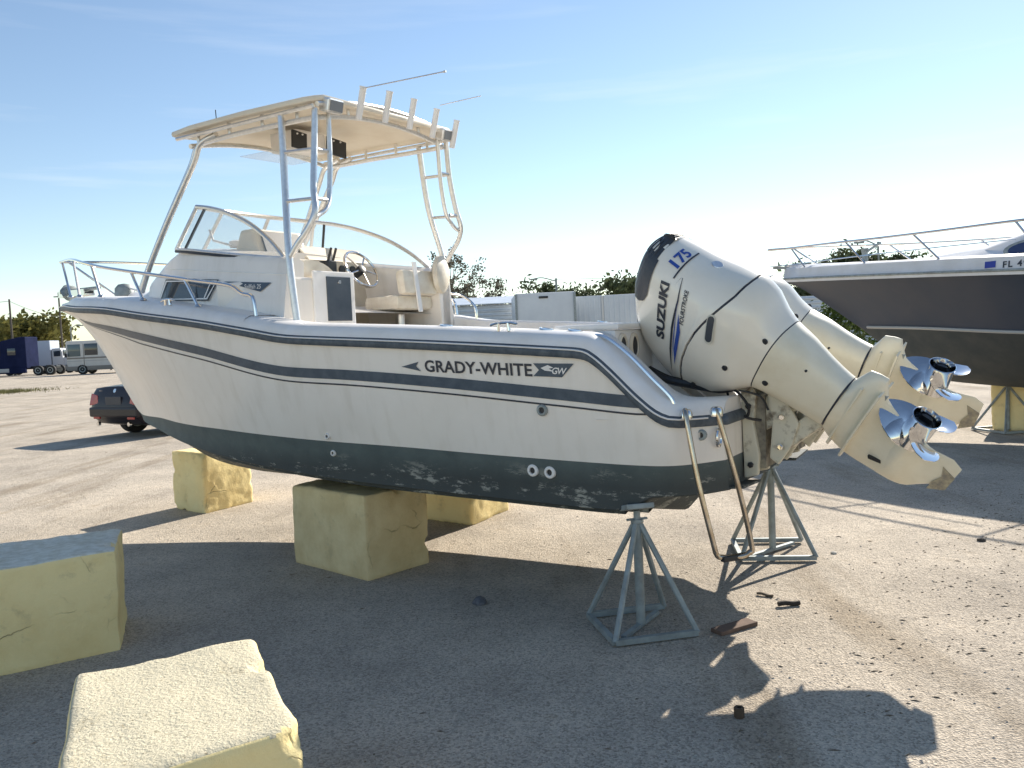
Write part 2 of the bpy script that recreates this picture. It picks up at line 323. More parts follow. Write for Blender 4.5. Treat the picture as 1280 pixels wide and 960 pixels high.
for a in STN:
    wc, zc = low(a); zp = max(smooth_interp(a, PA, PZ), zc + .002) if a < 6.4 else zk(a); zp = min(zp, zs(a) - .01)
    for s in (1, -1):
        rows_t[s].append([(a, s * hull_w(a, zp + (zs(a) - zp) * k / 14), zp + (zs(a) - zp) * k / 14) for k in range(15)])
        r = []
        for k in range(7):      # keel to chine, with two spray strakes
            u = k / 6; r.append((a, s * wc * u, zk(a) + (zc - .012 - zk(a)) * u + .010 * math.sin(u * math.pi)))
        if a >= 6.36: r = [(a, s * .002 * k, zk(a)) for k in range(7)]
        r.append((a, s * (wc + .012 if a < 6.2 else wc), zc - .004 if a < 6.36 else zk(a)))
        for k in range(1, 4): z = zc + (zp - zc) * k / 3; r.append((a, s * hull_w(a, z), z))
        rows_b[s].append(r)
for s in (1, -1): top.grid(rows_t[s]); botm.grid(rows_b[s])
# transom
e0 = [rows_t[1][0][k] for k in range(15)]; top.add(e0 + [(p_[0], -p_[1], p_[2]) for p_ in e0], [(k, k + 1, 15 + k + 1, 15 + k) for k in range(14)])
e1 = rows_b[1][0]; n1 = len(e1); botm.add(list(e1) + [(p_[0], -p_[1], p_[2]) for p_ in e1], [(k, k + 1, n1 + k + 1, n1 + k) for k in range(n1 - 1)])
# stem cap
hullo = top.build('hull_topside', gel, boat, True, 50)
hb = botm.build('hull_bottom', antif, boat, True, 28)
for s in (1, -1):   # running strakes under the planing bottom
    for u, a0, a1 in ((.42, .5, 5.0), (.74, .5, 4.6)):
        st = M(); A = np.arange(a0, a1, .12)
        def bp3(a, uu, off):
            wc, zc = low(a); return (a, s * wc * uu, zk(a) + (zc - .02 - zk(a)) * uu + .012 * math.sin(uu * math.pi) + off)
        st.grid([[bp3(a, u - .035, .004), bp3(a, u + .035, -.028 * min(1, (a1 - a) * 2)), bp3(a, u + .04, .006)] for a in A]); st.build('running_strake', antif, hb)
# rub rail: one run right round the sheer and the platform end
def rail_path(off, dz):
    return [(a, ws(a) + off, zs(a) + dz) for a in STN]
prof = [(.0, -.030), (.022, -.028), (.032, -.010), (.03, .010), (.020, .026), (0, .032)]
rr_ = M()
for s in (1, -1):
    rr_.grid([[(a, s * (ws(a) + o), zs(a) + z) for o, z in prof] for a in STN])
e0 = [(-.1, ws(-.1) + o, zs(-.1) + z) for o, z in prof]
rr_.grid([[(-.1 - o, y, zs(-.1) + z) for o, z in prof] for y in np.linspace(ws(-.1), -ws(-.1), 5)])
for s in (1, -1):
    w0, z0 = ws(-.1), zs(-.1); rr_.grid([[(-.1 - o * math.sin(x), s * (w0 + o * math.cos(x)), z0 + z) for o, z in prof] for x in np.linspace(0, math.pi / 2, 5)])
rr = rr_.build('rub_rail', rubber, boat, True, 50)
ins = M()
for s in (1, -1): ins.tube([(a, s * (ws(a) + .031), zs(a) + .018) for a in STN[2:]], .005, 5)
ins.build('rail_insert', deckw, rr, True)

# gunwale caps / side decks / foredeck
gw = M(); inner = lambda a: max(ws(a) - .30, 0)
A1 = [a for a in STN if a <= 3.15]
for s in (1, -1):
    gw.grid([[(a, s * (ws(a) + .004), zs(a) + .032), (a, s * (ws(a) - .004), zs(a) + .055), (a, s * (ws(a) - .03), zs(a) + .088), (a, s * (ws(a) - .075), zs(a) + .108), (a, s * (ws(a) - .20), zs(a) + .112),
              (a, s * (inner(a) + .02), zs(a) + .112), (a, s * inner(a), zs(a) + .095), (a, s * inner(a), (1.02 if a > .55 else min(zs(a), 1.18)))] for a in A1])
for s in (1, -1): a = A1[0]; gw.add([(a, s * (ws(a) + .004), zs(a) + .032), (a, s * (ws(a) - .03), zs(a) + .088), (a, s * (ws(a) - .075), zs(a) + .108), (a, s * (inner(a) + .02), zs(a) + .112), (a, s * inner(a), zs(a) + .095), (a, s * inner(a), zs(a) + .02)], [(0, 1, 2, 3, 4, 5)])
gwo = gw.build('gunwale', deckw, boat, True, 50)
fd = M(); A2 = [a for a in STN if a >= 3.13]
rows = []
for a in A2:
    w, z = ws(a), zs(a); k = min(1, w / .3); hk = float(np.interp(a, [6.3, 7.73], [1, .25])); rows.append([(a, s * y, z + .03 + (h - .03) * hk) for s, y, h in
      [(1, w + .004, .032), (1, w - .004 * k, .055), (1, w - .03 * k, .092), (1, w - .075 * k, .112), (1, w * .6, .122), (1, w * .25, .13), (1, 0, .132), (-1, w * .25, .13), (-1, w * .6, .122), (-1, w - .075 * k, .112), (-1, w - .03 * k, .092), (-1, w - .004 * k, .055), (-1, w + .004, .032)]])
fd.grid(rows); fd.build('foredeck', deckw, boat, True, 50)
# cockpit sole and aft bulkhead
cs = M(); cs.box((1.85, 0, 1.0), (2.7, 2.04, .04)); cs.box((3.6, -.25, 1.25), (.9, 1.45, .04)); cs.box((3.14, -.25, 1.13), (.03, 1.45, .26)); cs.build('cockpit_sole', cream, boat)
tb = M(); tb.box((.56, 0, 1.36), (.16, 1.84, .62)); tbo = tb.build('transom_bulkhead', deckw, boat, bevel=.02)
lid = M(); lid.box((.67, 0, 1.69), (.42, 1.84, .035)); lid.build('bait_station_lid', deckw, tbo, bevel=.012)
for y in (.84, .68):
    h = M(); h.lathe([(0, .058), (.014, .055), (.016, .044), (.004, .04)], (.478, y, 1.57), (-1, 0, 0)); h.v = [(x, yy, 1.57 + (zz - 1.57) * 1.4) for x, yy, zz in h.v]; ho = h.build('vent_ring', cream, tbo, True)
    h = M(); h.lathe([(0, .042), (.006, .041)], (.476, y, 1.57), (-1, 0, 0)); h.v = [(x, yy, 1.57 + (zz - 1.57) * 1.4) for x, yy, zz in h.v]; h.build('vent_opening', blackp, tbo, True)
pl = M(); rowsp = []
for a in (-.098, -.05, 0, .06, .15, .3, .49): rowsp.append([(a, y * (ws(a) - .02), 1.185) for y in np.linspace(-1, 1, 9)])
pl.grid(rowsp); pl.build('swim_platform', deckw, boat)
for y in (.40, .22, -.30):
    sp_ = M(); sp_.prism([(.48, y, 1.17), (.14, y, 1.17), (.30, y, 1.30), (.48, y, 1.55)], (0, -.03, 0)); sp_.build('splash_fin', deckw, boat)

# hull stripe band, pin stripe, lettering
TA = [.24, .31, .71, 1.45, 2.2, 2.70, 2.86, 3.72, 4.58, 5.18, 6.0, 6.75]; TZ = [1.315, 1.32, 1.36, 1.43, 1.485, 1.51, 1.525, 1.68, 1.81, 1.885, 1.96, 2.03]
def band(name, d0, d1, a0, a1, m, slant=0.):
    for s in (1, -1):
        b = M(); A = np.linspace(a0, a1, 140); rows = []
        for i, a in enumerate(A):
            tk = min(1, (a1 - a) / 2.2 + .16); r = []
            for k in range(5):
                d = d0 + (d1 - d0) * k / 4; aa = a + slant * d * max(0, 1 - i / 6.); z = smooth_interp(aa, TA, TZ) - d * (tk if d1 - d0 > .02 else min(1, tk + .1)); r.append((aa, s * (hull_w(aa, z) + .004), z))
            rows.append(r)
        b.grid(rows); b.build(name, m, hullo, True)
band('hull_stripe', 0., .066, .30, 6.7, navy, -1.1)
band('pin_stripe', .094, .104, .24, 6.3, decalk, -1.1)
def hull_fn(a0, z0, slope):
    def fn(x, y):
        a = a0 - x; z = z0 + y + slope * x; return (a, hull_w(a, z) + .0045, z)
    return fn
tw = text_mesh('GRADY-WHITE', .098, .0022, 0, .03, 1.03); wx = max(v[0] for v in tw[0]); sc = .735 / wx
SL = -.052
fn = hull_fn(1.585, 1.468, SL)
decal('hull_lettering', ([(v[0] * sc, v[1]) for v in tw[0]], tw[1]), fn, decalk, hullo)
decal('hull_emblem', flat_mesh([[(-.175, .022), (-.04, .057), (-.062, .03), (-.03, .0)]]), fn, navy, hullo); decal('hull_emblem', flat_mesh([[(.745, .073), (.99, .078), (.915, .0), (.74, 0), (.778, .036)]]), fn, navy, hullo)
fn2 = lambda x, y: (lambda q: (q[0], q[1] + .002, q[2]))(fn(x, y))
decal('emblem_lettering', flat_mesh([[(.79, .048), (.835, .066), (.868, .052), (.84, .046), (.872, .03), (.815, .034)]]), fn2, deckw, hullo)
gwt = text_mesh('GW', .05, .001, .3, .03, .85); decal('emblem_lettering', ([(.852 + v[0] * 1.0, .018 + v[1]) for v in gwt[0]], gwt[1]), fn2, deckw, hullo)
# through-hull fittings
for a, z, r, k in ((.81, 1.235, .034, 0), (2.51, 1.035, .022, 1), (2.50, .915, .022, 1), (.93, .875, .036, 1), (.82, .868, .036, 1), (-.02, 1.085, .03, 0)):
    y = hull_w(a, z); f_ = M(); f_.lathe([(-.01, r), (.01, r), (.016, r * .8), (.016, r * .55), (.002, r * .5)], (a, y, z), (0, 1, 0), 16)
    fo = f_.build('through_hull_fitting', deckw if k else galv, boat, True)
    f_ = M(); f_.lathe([(0, r * .5), (.006, r * .48)], (a, y, z), (0, 1, 0), 14); f_.build('drain_hole', blackp, fo)
def cleat(a, y, z, yaw=0):
    c = M(); rt = Matrix.Rotation(yaw, 4, 'Z')
    for pts, r in (([(-.09, 0, .035), (-.05, 0, .045), (.05, 0, .045), (.09, 0, .035)], .009), ([(-.035, 0, 0), (-.03, 0, .045)], .011), ([(.035, 0, 0), (.03, 0, .045)], .011)):
        c.tube([rt @ Vector(q) + Vector((a, y, z)) for q in pts], r, 8)
    c.build('mooring_cleat', steel, boat, True)
for s in (1, -1): cleat(1.05, s * (ws(1.05) - .055), zs(1.05) + .10, 0); cleat(4.1, s * (ws(4.1) - .06), zs(4.1) + .105, -.1 * s)
for s in (1, -1):
    for a in (1.55, .86, .68):
        f_ = M(); f_.lathe([(0, .045), (.008, .043), (.009, .03), (.003, .028)], (a, s * (ws(a) - .2), zs(a) + .112), (-.2, 0, 1), 14); fo = f_.build('rod_holder_flush', steel, gwo, True)

# -------- cabin
def cab_l(a, z): return float(np.interp(a, [3.0, 3.6, 4.2, 4.7, 5.2, 5.6], [1.03, 1.0, .94, .86, .72, .5])) - .17 * (z - 1.9)
CTA = [3.05, 3.6, 4.2, 4.52, 4.8, 5.1, 5.45, 5.8, 6.3]; CTZ = [2.295, 2.365, 2.455, 2.495, 2.40, 2.27, 2.20, 2.17, zs(6.3) + .13]
ctop = lambda a: float(np.interp(a, CTA, CTZ))
cb = M(); rows = []
for a in [3.9, 4.05, 4.2, 4.35, 4.48, 4.54, 4.62, 4.7, 4.8, 4.95, 5.1, 5.25, 5.4, 5.6, 5.8, 6.05, 6.3]:
    zt = ctop(a); zb = zs(a) + .10; lb = cab_l(a, zb) * (1 if a < 5.2 else 1); lt = min(cab_l(a, zt), lb)
    if a > 5.2: k = (a - 5.2) / 1.1; lb = .72 - .42 * k; lt = lb - .12
    c_ = .05
    rows.append([(a, s * y, z) for s, y, z in [(1, lb, zb), (1, lt + .01, zt - .05), (1, lt - .01, zt - .015), (1, lt - .05, zt), (1, lt * .5, zt + c_ * .7), (1, 0, zt + c_), (-1, lt * .5, zt + c_ * .7), (-1, lt - .05, zt), (-1, lt - .01, zt - .015), (-1, lt + .01, zt - .05), (-1, lb, zb)]])
cb.grid(rows); r0 = rows[0]; cb.add(r0, [tuple(range(len(r0)))])
cabin = cb.build('cabin', gel, boat, True, 45)
for s in (1, -1):   # side wings carrying the windshield aft of the cabin front
    w_ = M(); ro = []
    for a in np.linspace(3.05, 3.9, 6):
        zt = ctop(a); zb = zs(a) + .10; lo, lt = cab_l(a, zb), cab_l(a, zt)
        ro.append([(a, s * lo, zb), (a, s * (lt + .01), zt - .05), (a, s * (lt - .01), zt - .012), (a, s * (lt - .04), zt), (a, s * (lt - .10), zt), (a, s * (lt - .152), zt - .03), (a, s * (lo - .14), 1.3)])
    w_.grid(ro); w_.add(ro[0], [tuple(range(7))]); w_.build('cabin_wing', gel, boat, True, 45)
sm = M(); sm.tube([(a, cab_l(a, z) + .001, z) for a, z in zip(np.linspace(3.06, 4.75, 14), np.linspace(2.175, 2.355, 14))], .006, 5); sm.build('cabin_seam', deckw, cabin)
def cab_poly(pts, off, s=1): return [(a, s * (cab_l(a, z) + off), z) for a, z in pts]
W0 = [(4.82, 2.085), (4.70, 2.26), (3.86, 2.195), (3.985, 2.035)]
def cab_decal(name, polys, off, m, s): decal(name, flat_mesh(polys, .05), lambda a, z: (a, s * (cab_l(a, z) + off), z), m, cabin)
def shrink(P, k):
    cx = sum(q[0] for q in P) / 4; cz = sum(q[1] for q in P) / 4; return [(cx + (a - cx) * (1 - k * .55), cz + (z - cz) * (1 - k * 1.9)) for a, z in P]
def ring_polys(P, k0, k1):
    a_, b_ = shrink(P, k0), shrink(P, k1); return [[a_[i], a_[(i + 1) % 4], b_[(i + 1) % 4], b_[i]] for i in range(4)]
for s in (1, -1):
    cab_decal('window_pane', [shrink(W0, .10)], .008, winglass, s)
    for nm, k0, k1, of, m in (('cabin_window_frame', 0, .06, .014, blackp), ('window_trim', .06, .115, .018, deckw)): cab_decal(nm, ring_polys(W0, k0, k1), of, m, s)
    cab_decal('window_divider', [[(4.035, 2.055), (4.05, 2.055), (3.965, 2.19), (3.95, 2.19)]], .018, deckw, s)
    cab_decal('name_badge', [[(3.80, 2.175), (3.21, 2.125), (3.33, 2.065)]], .008, navy, s)
tb2 = text_mesh('Sailfish 25', .052, .0004, .25, .05)
wx = max(v[0] for v in tb2[0]); k = .20 / wx
decal('badge_lettering', ([(v[0] * k, v[1] * .9) for v in tb2[0]], tb2[1]), lambda x, y: (3.52 - x, cab_l(3.52 - x, 2.1) + .012, 2.100 + y - .06 * x), deckw, cabin)

# port bulkhead cabinet with dark hatch, helm side
bk = M(); bk.box((3.45, .68, 1.76), (.82, .58, .80)); bko = bk.build('port_cabinet', gel, boat, bevel=.02)
q = M(); q.box((3.032, .53, 1.98), (.018, .44, .46)); hf = q.build('cabinet_door_frame', deckw, bko, bevel=.008)
q = M(); q.box((3.02, .49, 2.0), (.012, .26, .34)); q.build('cabinet_hatch', darkhatch, bko, bevel=.004)
q = M(); q.lathe([(0, .016), (.008, .014)], (3.012, .49, 2.13), (-1, 0, 0), 12); q.build('hatch_latch', steel, bko, True)
q = M(); q.box((3.03, .66, 1.62), (.02, .60, .12)); q.build('cabinet_toe_board', cream, bko, bevel=.006)
# companion cushion (rounded) over the cabinet and instrument pod with smoked cover
q = M(); q.grid([[(3.10 + .62 * i / 6, .45 + .46 * j / 8, 2.16 + .17 * math.sin(math.pi * (j + .6) / 9.2) ** .6 * (.8 + .2 * math.sin(math.pi * i / 6))) for j in range(9)] for i in range(7)]); ro = [[(3.10 + .62 * i / 6, .45 + .46 * j / 8, 2.15) for j in range(9)] for i in (0, 6)]
q.grid([[(3.10, .45 + .46 * j / 8, 2.16 + .17 * math.sin(math.pi * (j + .6) / 9.2) ** .6 * .8) for j in range(9)], ro[0]]); q.build('companion_cushion', vinyl, boat, True, 60)
q = M(); q.prism([(3.95, .42, 2.40), (4.3, .42, 2.44), (4.22, .40, 2.66), (4.06, .40, 2.66)], (0, -.55, 0)); q.build('instrument_pod', cream, boat, bevel=.03)
q = M(); q.prism([(3.93, .36, 2.42), (3.945, .36, 2.42), (4.05, .34, 2.64), (4.035, .34, 2.64)], (0, -.42, 0)); q.build('smoked_cover', visor, boat)
q = M(); q.box((4.02, -.42, 2.05), (.30, .80, .72)); q.prism([(3.86, -.02, 2.40), (4.2, -.02, 2.46), (4.2, -.02, 2.54), (4.0, -.02, 2.54)], (0, -.80, 0)); hc = q.build('helm_console', cream, boat, bevel=.02)
for y in (-.30, -.44, -.58): q = M(); q.lathe([(0, .04), (.012, .038)], (3.866, y, 2.33), (-1, 0, 0), 14); q.build('gauge', blackp, hc)
# steering wheel
wc_ = Vector((3.68, -.50, 2.32)); ax = Vector((-.86, 0, .5)).normalized(); u_ = Vector((0, 1, 0)); v_ = ax.cross(u_)
q = M(); q.tube([wc_ + (u_ * math.cos(x) + v_ * math.sin(x)) * .19 for x in np.linspace(0, 2 * math.pi, 28, endpoint=False)], .013, 8, closed=True); sw = q.build('steering_wheel', steel, boat, True)
for x in (0.3, 1.56, 2.84, 4.0, 5.4):
    q = M(); q.tube([wc_, wc_ + (u_ * math.cos(x) + v_ * math.sin(x)) * .185], .008, 6); q.build('wheel_spoke', steel, sw, True)
q = M(); q.lathe([(-.16, .03), (0, .045), (.015, .04), (.02, .02)], wc_, ax, 16); q.build('wheel_hub', blackp, sw, True)
q = M(); q.box((3.78, -.18, 2.32), (.10, .12, .14)); q.tube([(3.76, -.15, 2.36), (3.70, -.15, 2.50)], .012, 6); q.tube([(3.76, -.21, 2.36), (3.70, -.21, 2.50)], .012, 6); q.build('throttle_box', blackp, boat, bevel=.01)
# helm seat
hs = M(); hs.box((3.32, -.58, 1.99), (.40, .50, .13)); hso = hs.build('helm_seat', vinyl, boat, True, 50, bevel=.05)
q = M(); q.box((3.10, -.58, 2.16), (.10, .48, .22), Matrix.Rotation(.12, 3, 'Y')); q.build('seat_back', vinyl, hso, True, 50, bevel=.045)
q = M(); q.lathe([(0, .10), (.03, .09), (.05, .045), (.62, .045)], (3.32, -.58, 1.27), (0, 0, 1), 16); q.build('seat_pedestal', alu, hso, True)
q = M(); q.box((3.04, -.50, 2.12), (.012, .05, .44), Matrix.Rotation(.12, 3, 'Y')); q.build('seat_strap', deckw, hso)
q = M(); q.box((2.97, -.40, 1.40), (.36, .86, .62)); tk = q.build('tackle_box_seat', gel, boat, bevel=.02)
q = M(); q.box((2.787, -.06, 1.60), (.012, .26, .09)); q.build('tackle_box_opening', blackp, tk)
q = M(); q.box((3.20, -.93, 1.75), (.30, .16, 1.10)); q.build('starboard_bulkhead', gel, boat, bevel=.03)
q = M(); q.grid([[(2.93 + .05 * math.cos(x) * 1, -.88 + .05 * y, 2.02 + .16 * math.sin(x) + .02) for x in np.linspace(0, 2 * math.pi, 12)] for y in (-1, 1)]); 
q = M(); q.lathe([(-.05, .0), (-.05, .12), (-.02, .17), (.02, .17), (.05, .12), (.05, 0)], (3.05, -.86, 2.24), (.94, .34, 0), 20); q.build('life_ring_pad', vinyl, boat, True)
q = M(); q.grid([[(3.36 + .12 * math.cos(x) * k + .02 * math.sin(5 * x), .18 + .14 * math.sin(x) * k + .015 * math.cos(7 * x), 1.78 + .26 * (1 - k * k) - .1 * k) for x in np.linspace(0, 6.28, 18)] for k in (.05, .35, .65, .9, 1.0)]); q.build('red_rag', mat('red_cloth', (.28, .07, .05), .9, var=.6, vscale=25), boat, True)
q = M(); q.box((3.1, .12, 1.60), (.2, .24, .34), Matrix.Rotation(.5, 3, 'X')); q.build('gear_bag', blackp, boat, bevel=.04)

# -------- windshield
TL = {}
def wsb(s): return [(3.12, s * .90, 2.305), (3.6, s * .895, 2.37), (4.2, s * .835, 2.46), (4.50, s * .775, 2.50)]
def wst(s): return [(3.12, s * .90, 2.31), (3.30, s * .87, 2.46), (3.55, s * .825, 2.61), (3.85, s * .77, 2.73), (4.12, s * .72, 2.805), (4.33, s * .68, 2.845)]
fb = lambda y: 4.50 + .30 * (1 - (y / .775) ** 2); ft = lambda y: 4.33 + .20 * (1 - (y / .68) ** 2)
wf = M()
for s in (1, -1):
    wf.tube(wst(s), .019, 8, 6); wf.tube(wsb(s), .014, 8, 4)
    wf.tube([(4.50, s * .775, 2.50), (4.33, s * .68, 2.845)], .016, 8)
wf.tube([(ft(y), y, 2.845 + .03 * (1 - (y / .68) ** 2)) for y in np.linspace(.68, -.68, 13)], .020, 8)
wf.tube([(fb(y), y, 2.505 + .035 * (1 - (y / .775) ** 2)) for y in np.linspace(.775, -.775, 13)], .016, 8)
wfo = wf.build('windshield_frame', alu, boat, True); wfo.rotation_euler = (0, 0, R(1.4)); _p = Vector((3.9, 0, 2.5)); wfo.location = _p + Vector((.08, 0, 0)) - wfo.rotation_euler.to_matrix() @ _p
for y in (.27, -.27):
    q = M(); q.tube([(fb(y), y * 1.1, 2.53), (ft(y), y, 2.87)], .017, 8); q.build('windshield_mullion', alu, wfo, True)
for s in (1, -1):
    q = M(); q.tube([(4.36, s * .80, 2.485), (4.21, s * .70, 2.81)], .012, 6); q.build('vent_window_frame', blackp, wfo)
    q = M(); q.tube([(a, s * y, z - .016) for a, y, z in [(p_[0], abs(p_[1]) + .006, p_[2]) for p_ in wsb(s)]], .013, 6, 4); q.build('windshield_gasket', blackp, wfo)
    q = M(); b = catmull([Vector(x) for x in wsb(s)], 8); tt = catmull([Vector(x) for x in wst(s)], 5); n = 20
    bb = [b[int(round(i * (len(b) - 1) / (n - 1)))] for i in range(n)]; tt = [tt[int(round(i * (len(tt) - 1) / (n - 1)))] for i in range(n)]
    q.grid([[bb[i].lerp(tt[i], j / 4) for j in range(5)] for i in range(n)]); q.build('pane', glass, wfo, True)
for y0, y1 in ((.66, .28), (.26, -.26), (-.28, -.66)):
    q = M(); q.grid([[(fb(y * 1.1) + (ft(y) - fb(y * 1.1)) * k, y * (1.1 - .1 * k), 2.53 + .335 * k) for k in (0, .5, 1)] for y in np.linspace(y0, y1, 5)]); q.build('pane', glass, wfo, True)

# -------- hardtop
def htz(a, y): return 3.375 + .105 * (1 - (y / .92) ** 2) - .05 * max(0, (a - 3.5)) ** 2 + .03 * min(0, a - 2.9)
ht = M(); out = []
HO = [(2.70, .80), (2.72, .88), (2.80, .92), (3.4, .915), (4.0, .90), (4.25, .86), (4.34, .74), (4.42, .45), (4.45, .0)]
full = HO + [(a, -y) for a, y in HO[-2::-1]]
ring = lambda k, dz: [(3.5 + (a - 3.5) * k, y * k, htz(3.5 + (a - 3.5) * k, y * k) + dz) for a, y in full]
ht.grid([ring(.02, -.05), ring(.3, -.05), ring(.6, -.05), ring(.85, -.05), ring(.97, -.05), ring(1., -.038), ring(1.005, -.02), ring(1., -.004), ring(.97, 0), ring(.85, 0), ring(.6, 0), ring(.3, 0), ring(.02, 0)], cu=True, cap=True)
hto = ht.build('hardtop', cream, boat, True, 50); hto.rotation_euler = (-R(2.4), 0, R(3.0)); _p = Vector((2.9, 0, 2.6)); hto.location = _p + Vector((.085, 0, .075)) - hto.rotation_euler.to_matrix() @ _p
tr = M()
for s in (1, -1):
    tr.tube([(2.78, s * .82, htz(2.78, .82) - .150), (3.1, s * .83, htz(3.1, .83) - .150), (3.6, s * .82, htz(3.6, .82) - .150), (3.95, s * .80, htz(3.95, .80) - .152), (4.12, s * .75, htz(4.1, .75) - .152)], .02, 8, 5)
    tr.tube([(2.74, s * .88, htz(2.74, .88) - .07), (4.2, s * .86, htz(4.2, .86) - .07)], .016, 8)
    for a in (2.95, 3.3, 3.65, 4.0): tr.tube([(a, s * .82, htz(a, .82) - .150), (a, s * .82, htz(a, .82) - .05)], .014, 6)
for a in (2.78, 4.1): tr.tube([(a, y, htz(a, y) - .150) for y in np.linspace(.82, -.82, 13)], .02, 8)
for a in (2.78,):
    for y in (.45, .0, -.45): tr.tube([(a, y, htz(a, y) - .150), (a, y, htz(a, y) - .04)], .014, 6)
tr.tube([(2.72, y, htz(2.72, y) - .06) for y in np.linspace(.86, -.86, 15)], .02, 8)
tr.build('hardtop_rail', alu, hto, True)
RA = .0235
for s in (1, -1):
    fw = lambda P: [(a + ((.07 if s == 1 else .22) * (3.3 - z) / 1.5), s * y, z) for a, y, z in P]
    lg = M(); lg.tube(fw([(3.07, .86, htz(3.05, .86) - .10), (2.99, .94, 2.75), (2.87, 1.06, 2.25), (2.78, 1.10, zs(2.76) + .02)]), RA * 1.1, 10, 6); lg.build('hardtop_leg', alu, hto, True)
    lg = M(); lg.tube(fw([(2.76, .84, htz(2.76, .84) - .09), (2.74, .89, 3.0), (2.70, .96, 2.72), (2.66, 1.0, 2.56), (2.70, 1.035, 2.44), (2.79, 1.06, 2.33), (2.84, 1.07, 2.26)]), RA, 10, 6); lg.build('hardtop_leg', alu, hto, True)
    lg = M(); lg.tube(fw([(2.76, .70, htz(2.76, .70) - .10), (2.73, .74, 2.95), (2.70, .80, 2.68), (2.68, .86, 2.59), (2.68, .94, 2.54), (2.675, 1.0, 2.52)]), RA * .8, 10, 6); lg.build('hardtop_leg', alu, hto, True)
    for z, a0, y0, a1, y1 in ((3.02, 3.035, .90, 2.74, .885), (2.66, 2.965, .965, 2.685, .975)):
        lg = M(); lg.tube(fw([(a0, y0, z), (a1, y1, z - .01)]), .014, 8); lg.build('ladder_rung', alu, hto, True)
        lg = M(); lg.tube(fw([(a1, y1, z - .01), (a1, y1 - .13, z - .01)]), .014, 8); lg.build('ladder_rung', alu, hto, True)
    for dy, da in ((.0, 0), (-.06, .10)):
        lg = M(); lg.tube([(3.82 + da, s * (.80 + dy), htz(3.85, .8) - .11), (4.0 + da, s * (.81 + dy), htz(4.0, .8) - .16), (4.10 + da, s * (.815 + dy), 3.08), (4.42 + da * .6, s * (.84 + dy * .6), 2.68), (4.70 + da * .3, s * (.845 + dy * .3), 2.33), (4.84 + da * .2, s * .845, 2.12)], RA, 10, 6); lg.build('hardtop_leg', alu, hto, True)
    lg = M(); lg.tube([(4.40, s * .835, 2.70), (4.46, s * .80, 2.70)], .012, 6); lg.build('leg_brace', alu, hto)
    lp = M(); lp.box((2.70, s * .73, 3.325), (.09, .16, .10), Matrix.Rotation(-.25, 3, 'Y')); lo = lp.build('spreader_light', alu, hto, bevel=.015)
    lp = M(); lp.box((2.652, s * .73, 3.313), (.008, .13, .072), Matrix.Rotation(-.25, 3, 'Y')); lp.build('spreader_lens', mat('lens_grey', (.22, .23, .24), .15), hto)
for y in (.48, .16, -.16, -.48, -.78):
    q = M(); z0 = htz(2.7, y) - .185; b = Vector((2.665, y, z0)); d = Vector((-.28, -.02, .95)).normalized()
    q.lathe([(0, .025), (.225, .025), (.232, .029), (.24, .028), (.24, .021), (.17, .02)], b, d, 14); q.build('rod_holder', deckw, hto, True)
q = M(); q.tube([(2.60, .50, 3.47), (1.866, .50, 3.455)], .0045, 5); q.lathe([(0, .008), (.02, .009)], (1.87, .5, 3.455), (-1, 0, 0), 8); q.build('antenna', alu, hto)
q = M(); q.tube([(2.64, -.60, 3.545), (2.228, -.60, 3.552)], .004, 5); q.build('antenna', alu, hto)
q = M(); q.tube([(4.0, .62, htz(4, .62)), (4.0, .62, htz(4, .62) + .11)], .004, 5); q.box((4.0, .60, htz(4, .6) + .015), (.10, .06, .03)); q.build('navigation_light', blackp, hto)
q = M(); q.box((3.72, .0, 3.30), (.30, .36, .17)); q.build('electronics_box', deckw, hto, bevel=.02)
for y, w in ((.16, .17), (-.30, .25)):
    q = M(); q.box((3.56, y, 3.285), (.02, w, .145), Matrix.Rotation(.1, 3, 'X')); q.build('radio_panel', blackp, hto, bevel=.006)
    for k in (-.3, .3):
        q = M(); q.lathe([(0, .008), (.01, .007)], (3.55, y + k * w * .6, 3.335), (-1, 0, 0), 8); q.build('panel_knob', deckw, hto)
q = M(); q.box((3.9, 0.02, 3.205), (.36, .62, .008)); q.build('chart_visor', glass, hto)

# -------- bow rail, anchor, windlass
def rail_pt(a, s): 
    z = float(np.interp(a, [3.1, 3.4, 4.2, 5.17, 6.2, 7.0, 7.45, 7.70], [1.95, 2.11, 2.235, 2.38, 2.55, 2.645, 2.675, 2.69])); return (a, s * max(ws(a) * .93 - .03, .02), z)
br = M()
pts = [(3.14, ws(3.14) * .93 - .03, zs(3.14) + .11), (3.17, ws(3.17) * .93 - .03, 2.01)] + [rail_pt(a, 1) for a in (3.28, 3.42, 3.8, 4.3, 4.8, 5.3, 5.8, 6.3, 6.8, 7.2, 7.5, 7.66)]
pts = pts + [(7.71, 0, 2.69)] + [(a, -y, z) for a, y, z in pts[::-1]]
br.tube(pts, .0145, 8, 5); bro = br.build('bow_rail', steel, boat, True)
for s in (1, -1):
    for at, ab in ((3.95, 3.80), (4.72, 4.55), (5.55, 5.35), (6.45, 6.15), (7.62, 7.08)):
        q = M(); tp = rail_pt(at, s); bs = (ab, s * (ws(ab) * .93 - .03), zs(ab) + .115); q.tube([tp, bs], .0125, 8); q.lathe([(0, .028), (.012, .024), (.02, .015)], bs, (0, 0, 1), 10); q.build('stanchion', steel, bro, True)
q = M(); q.box((7.45, 0, 2.30), (.55, .10, .02)); q.box((7.45, .055, 2.325), (.5, .01, .07)); q.box((7.45, -.055, 2.325), (.5, .01, .07)); q.build('anchor_roller', steel, boat)
an = M(); an.tube([(7.0, 0, 2.36), (7.62, 0, 2.36)], .02, 8); an.build('anchor', galv, boat, True)
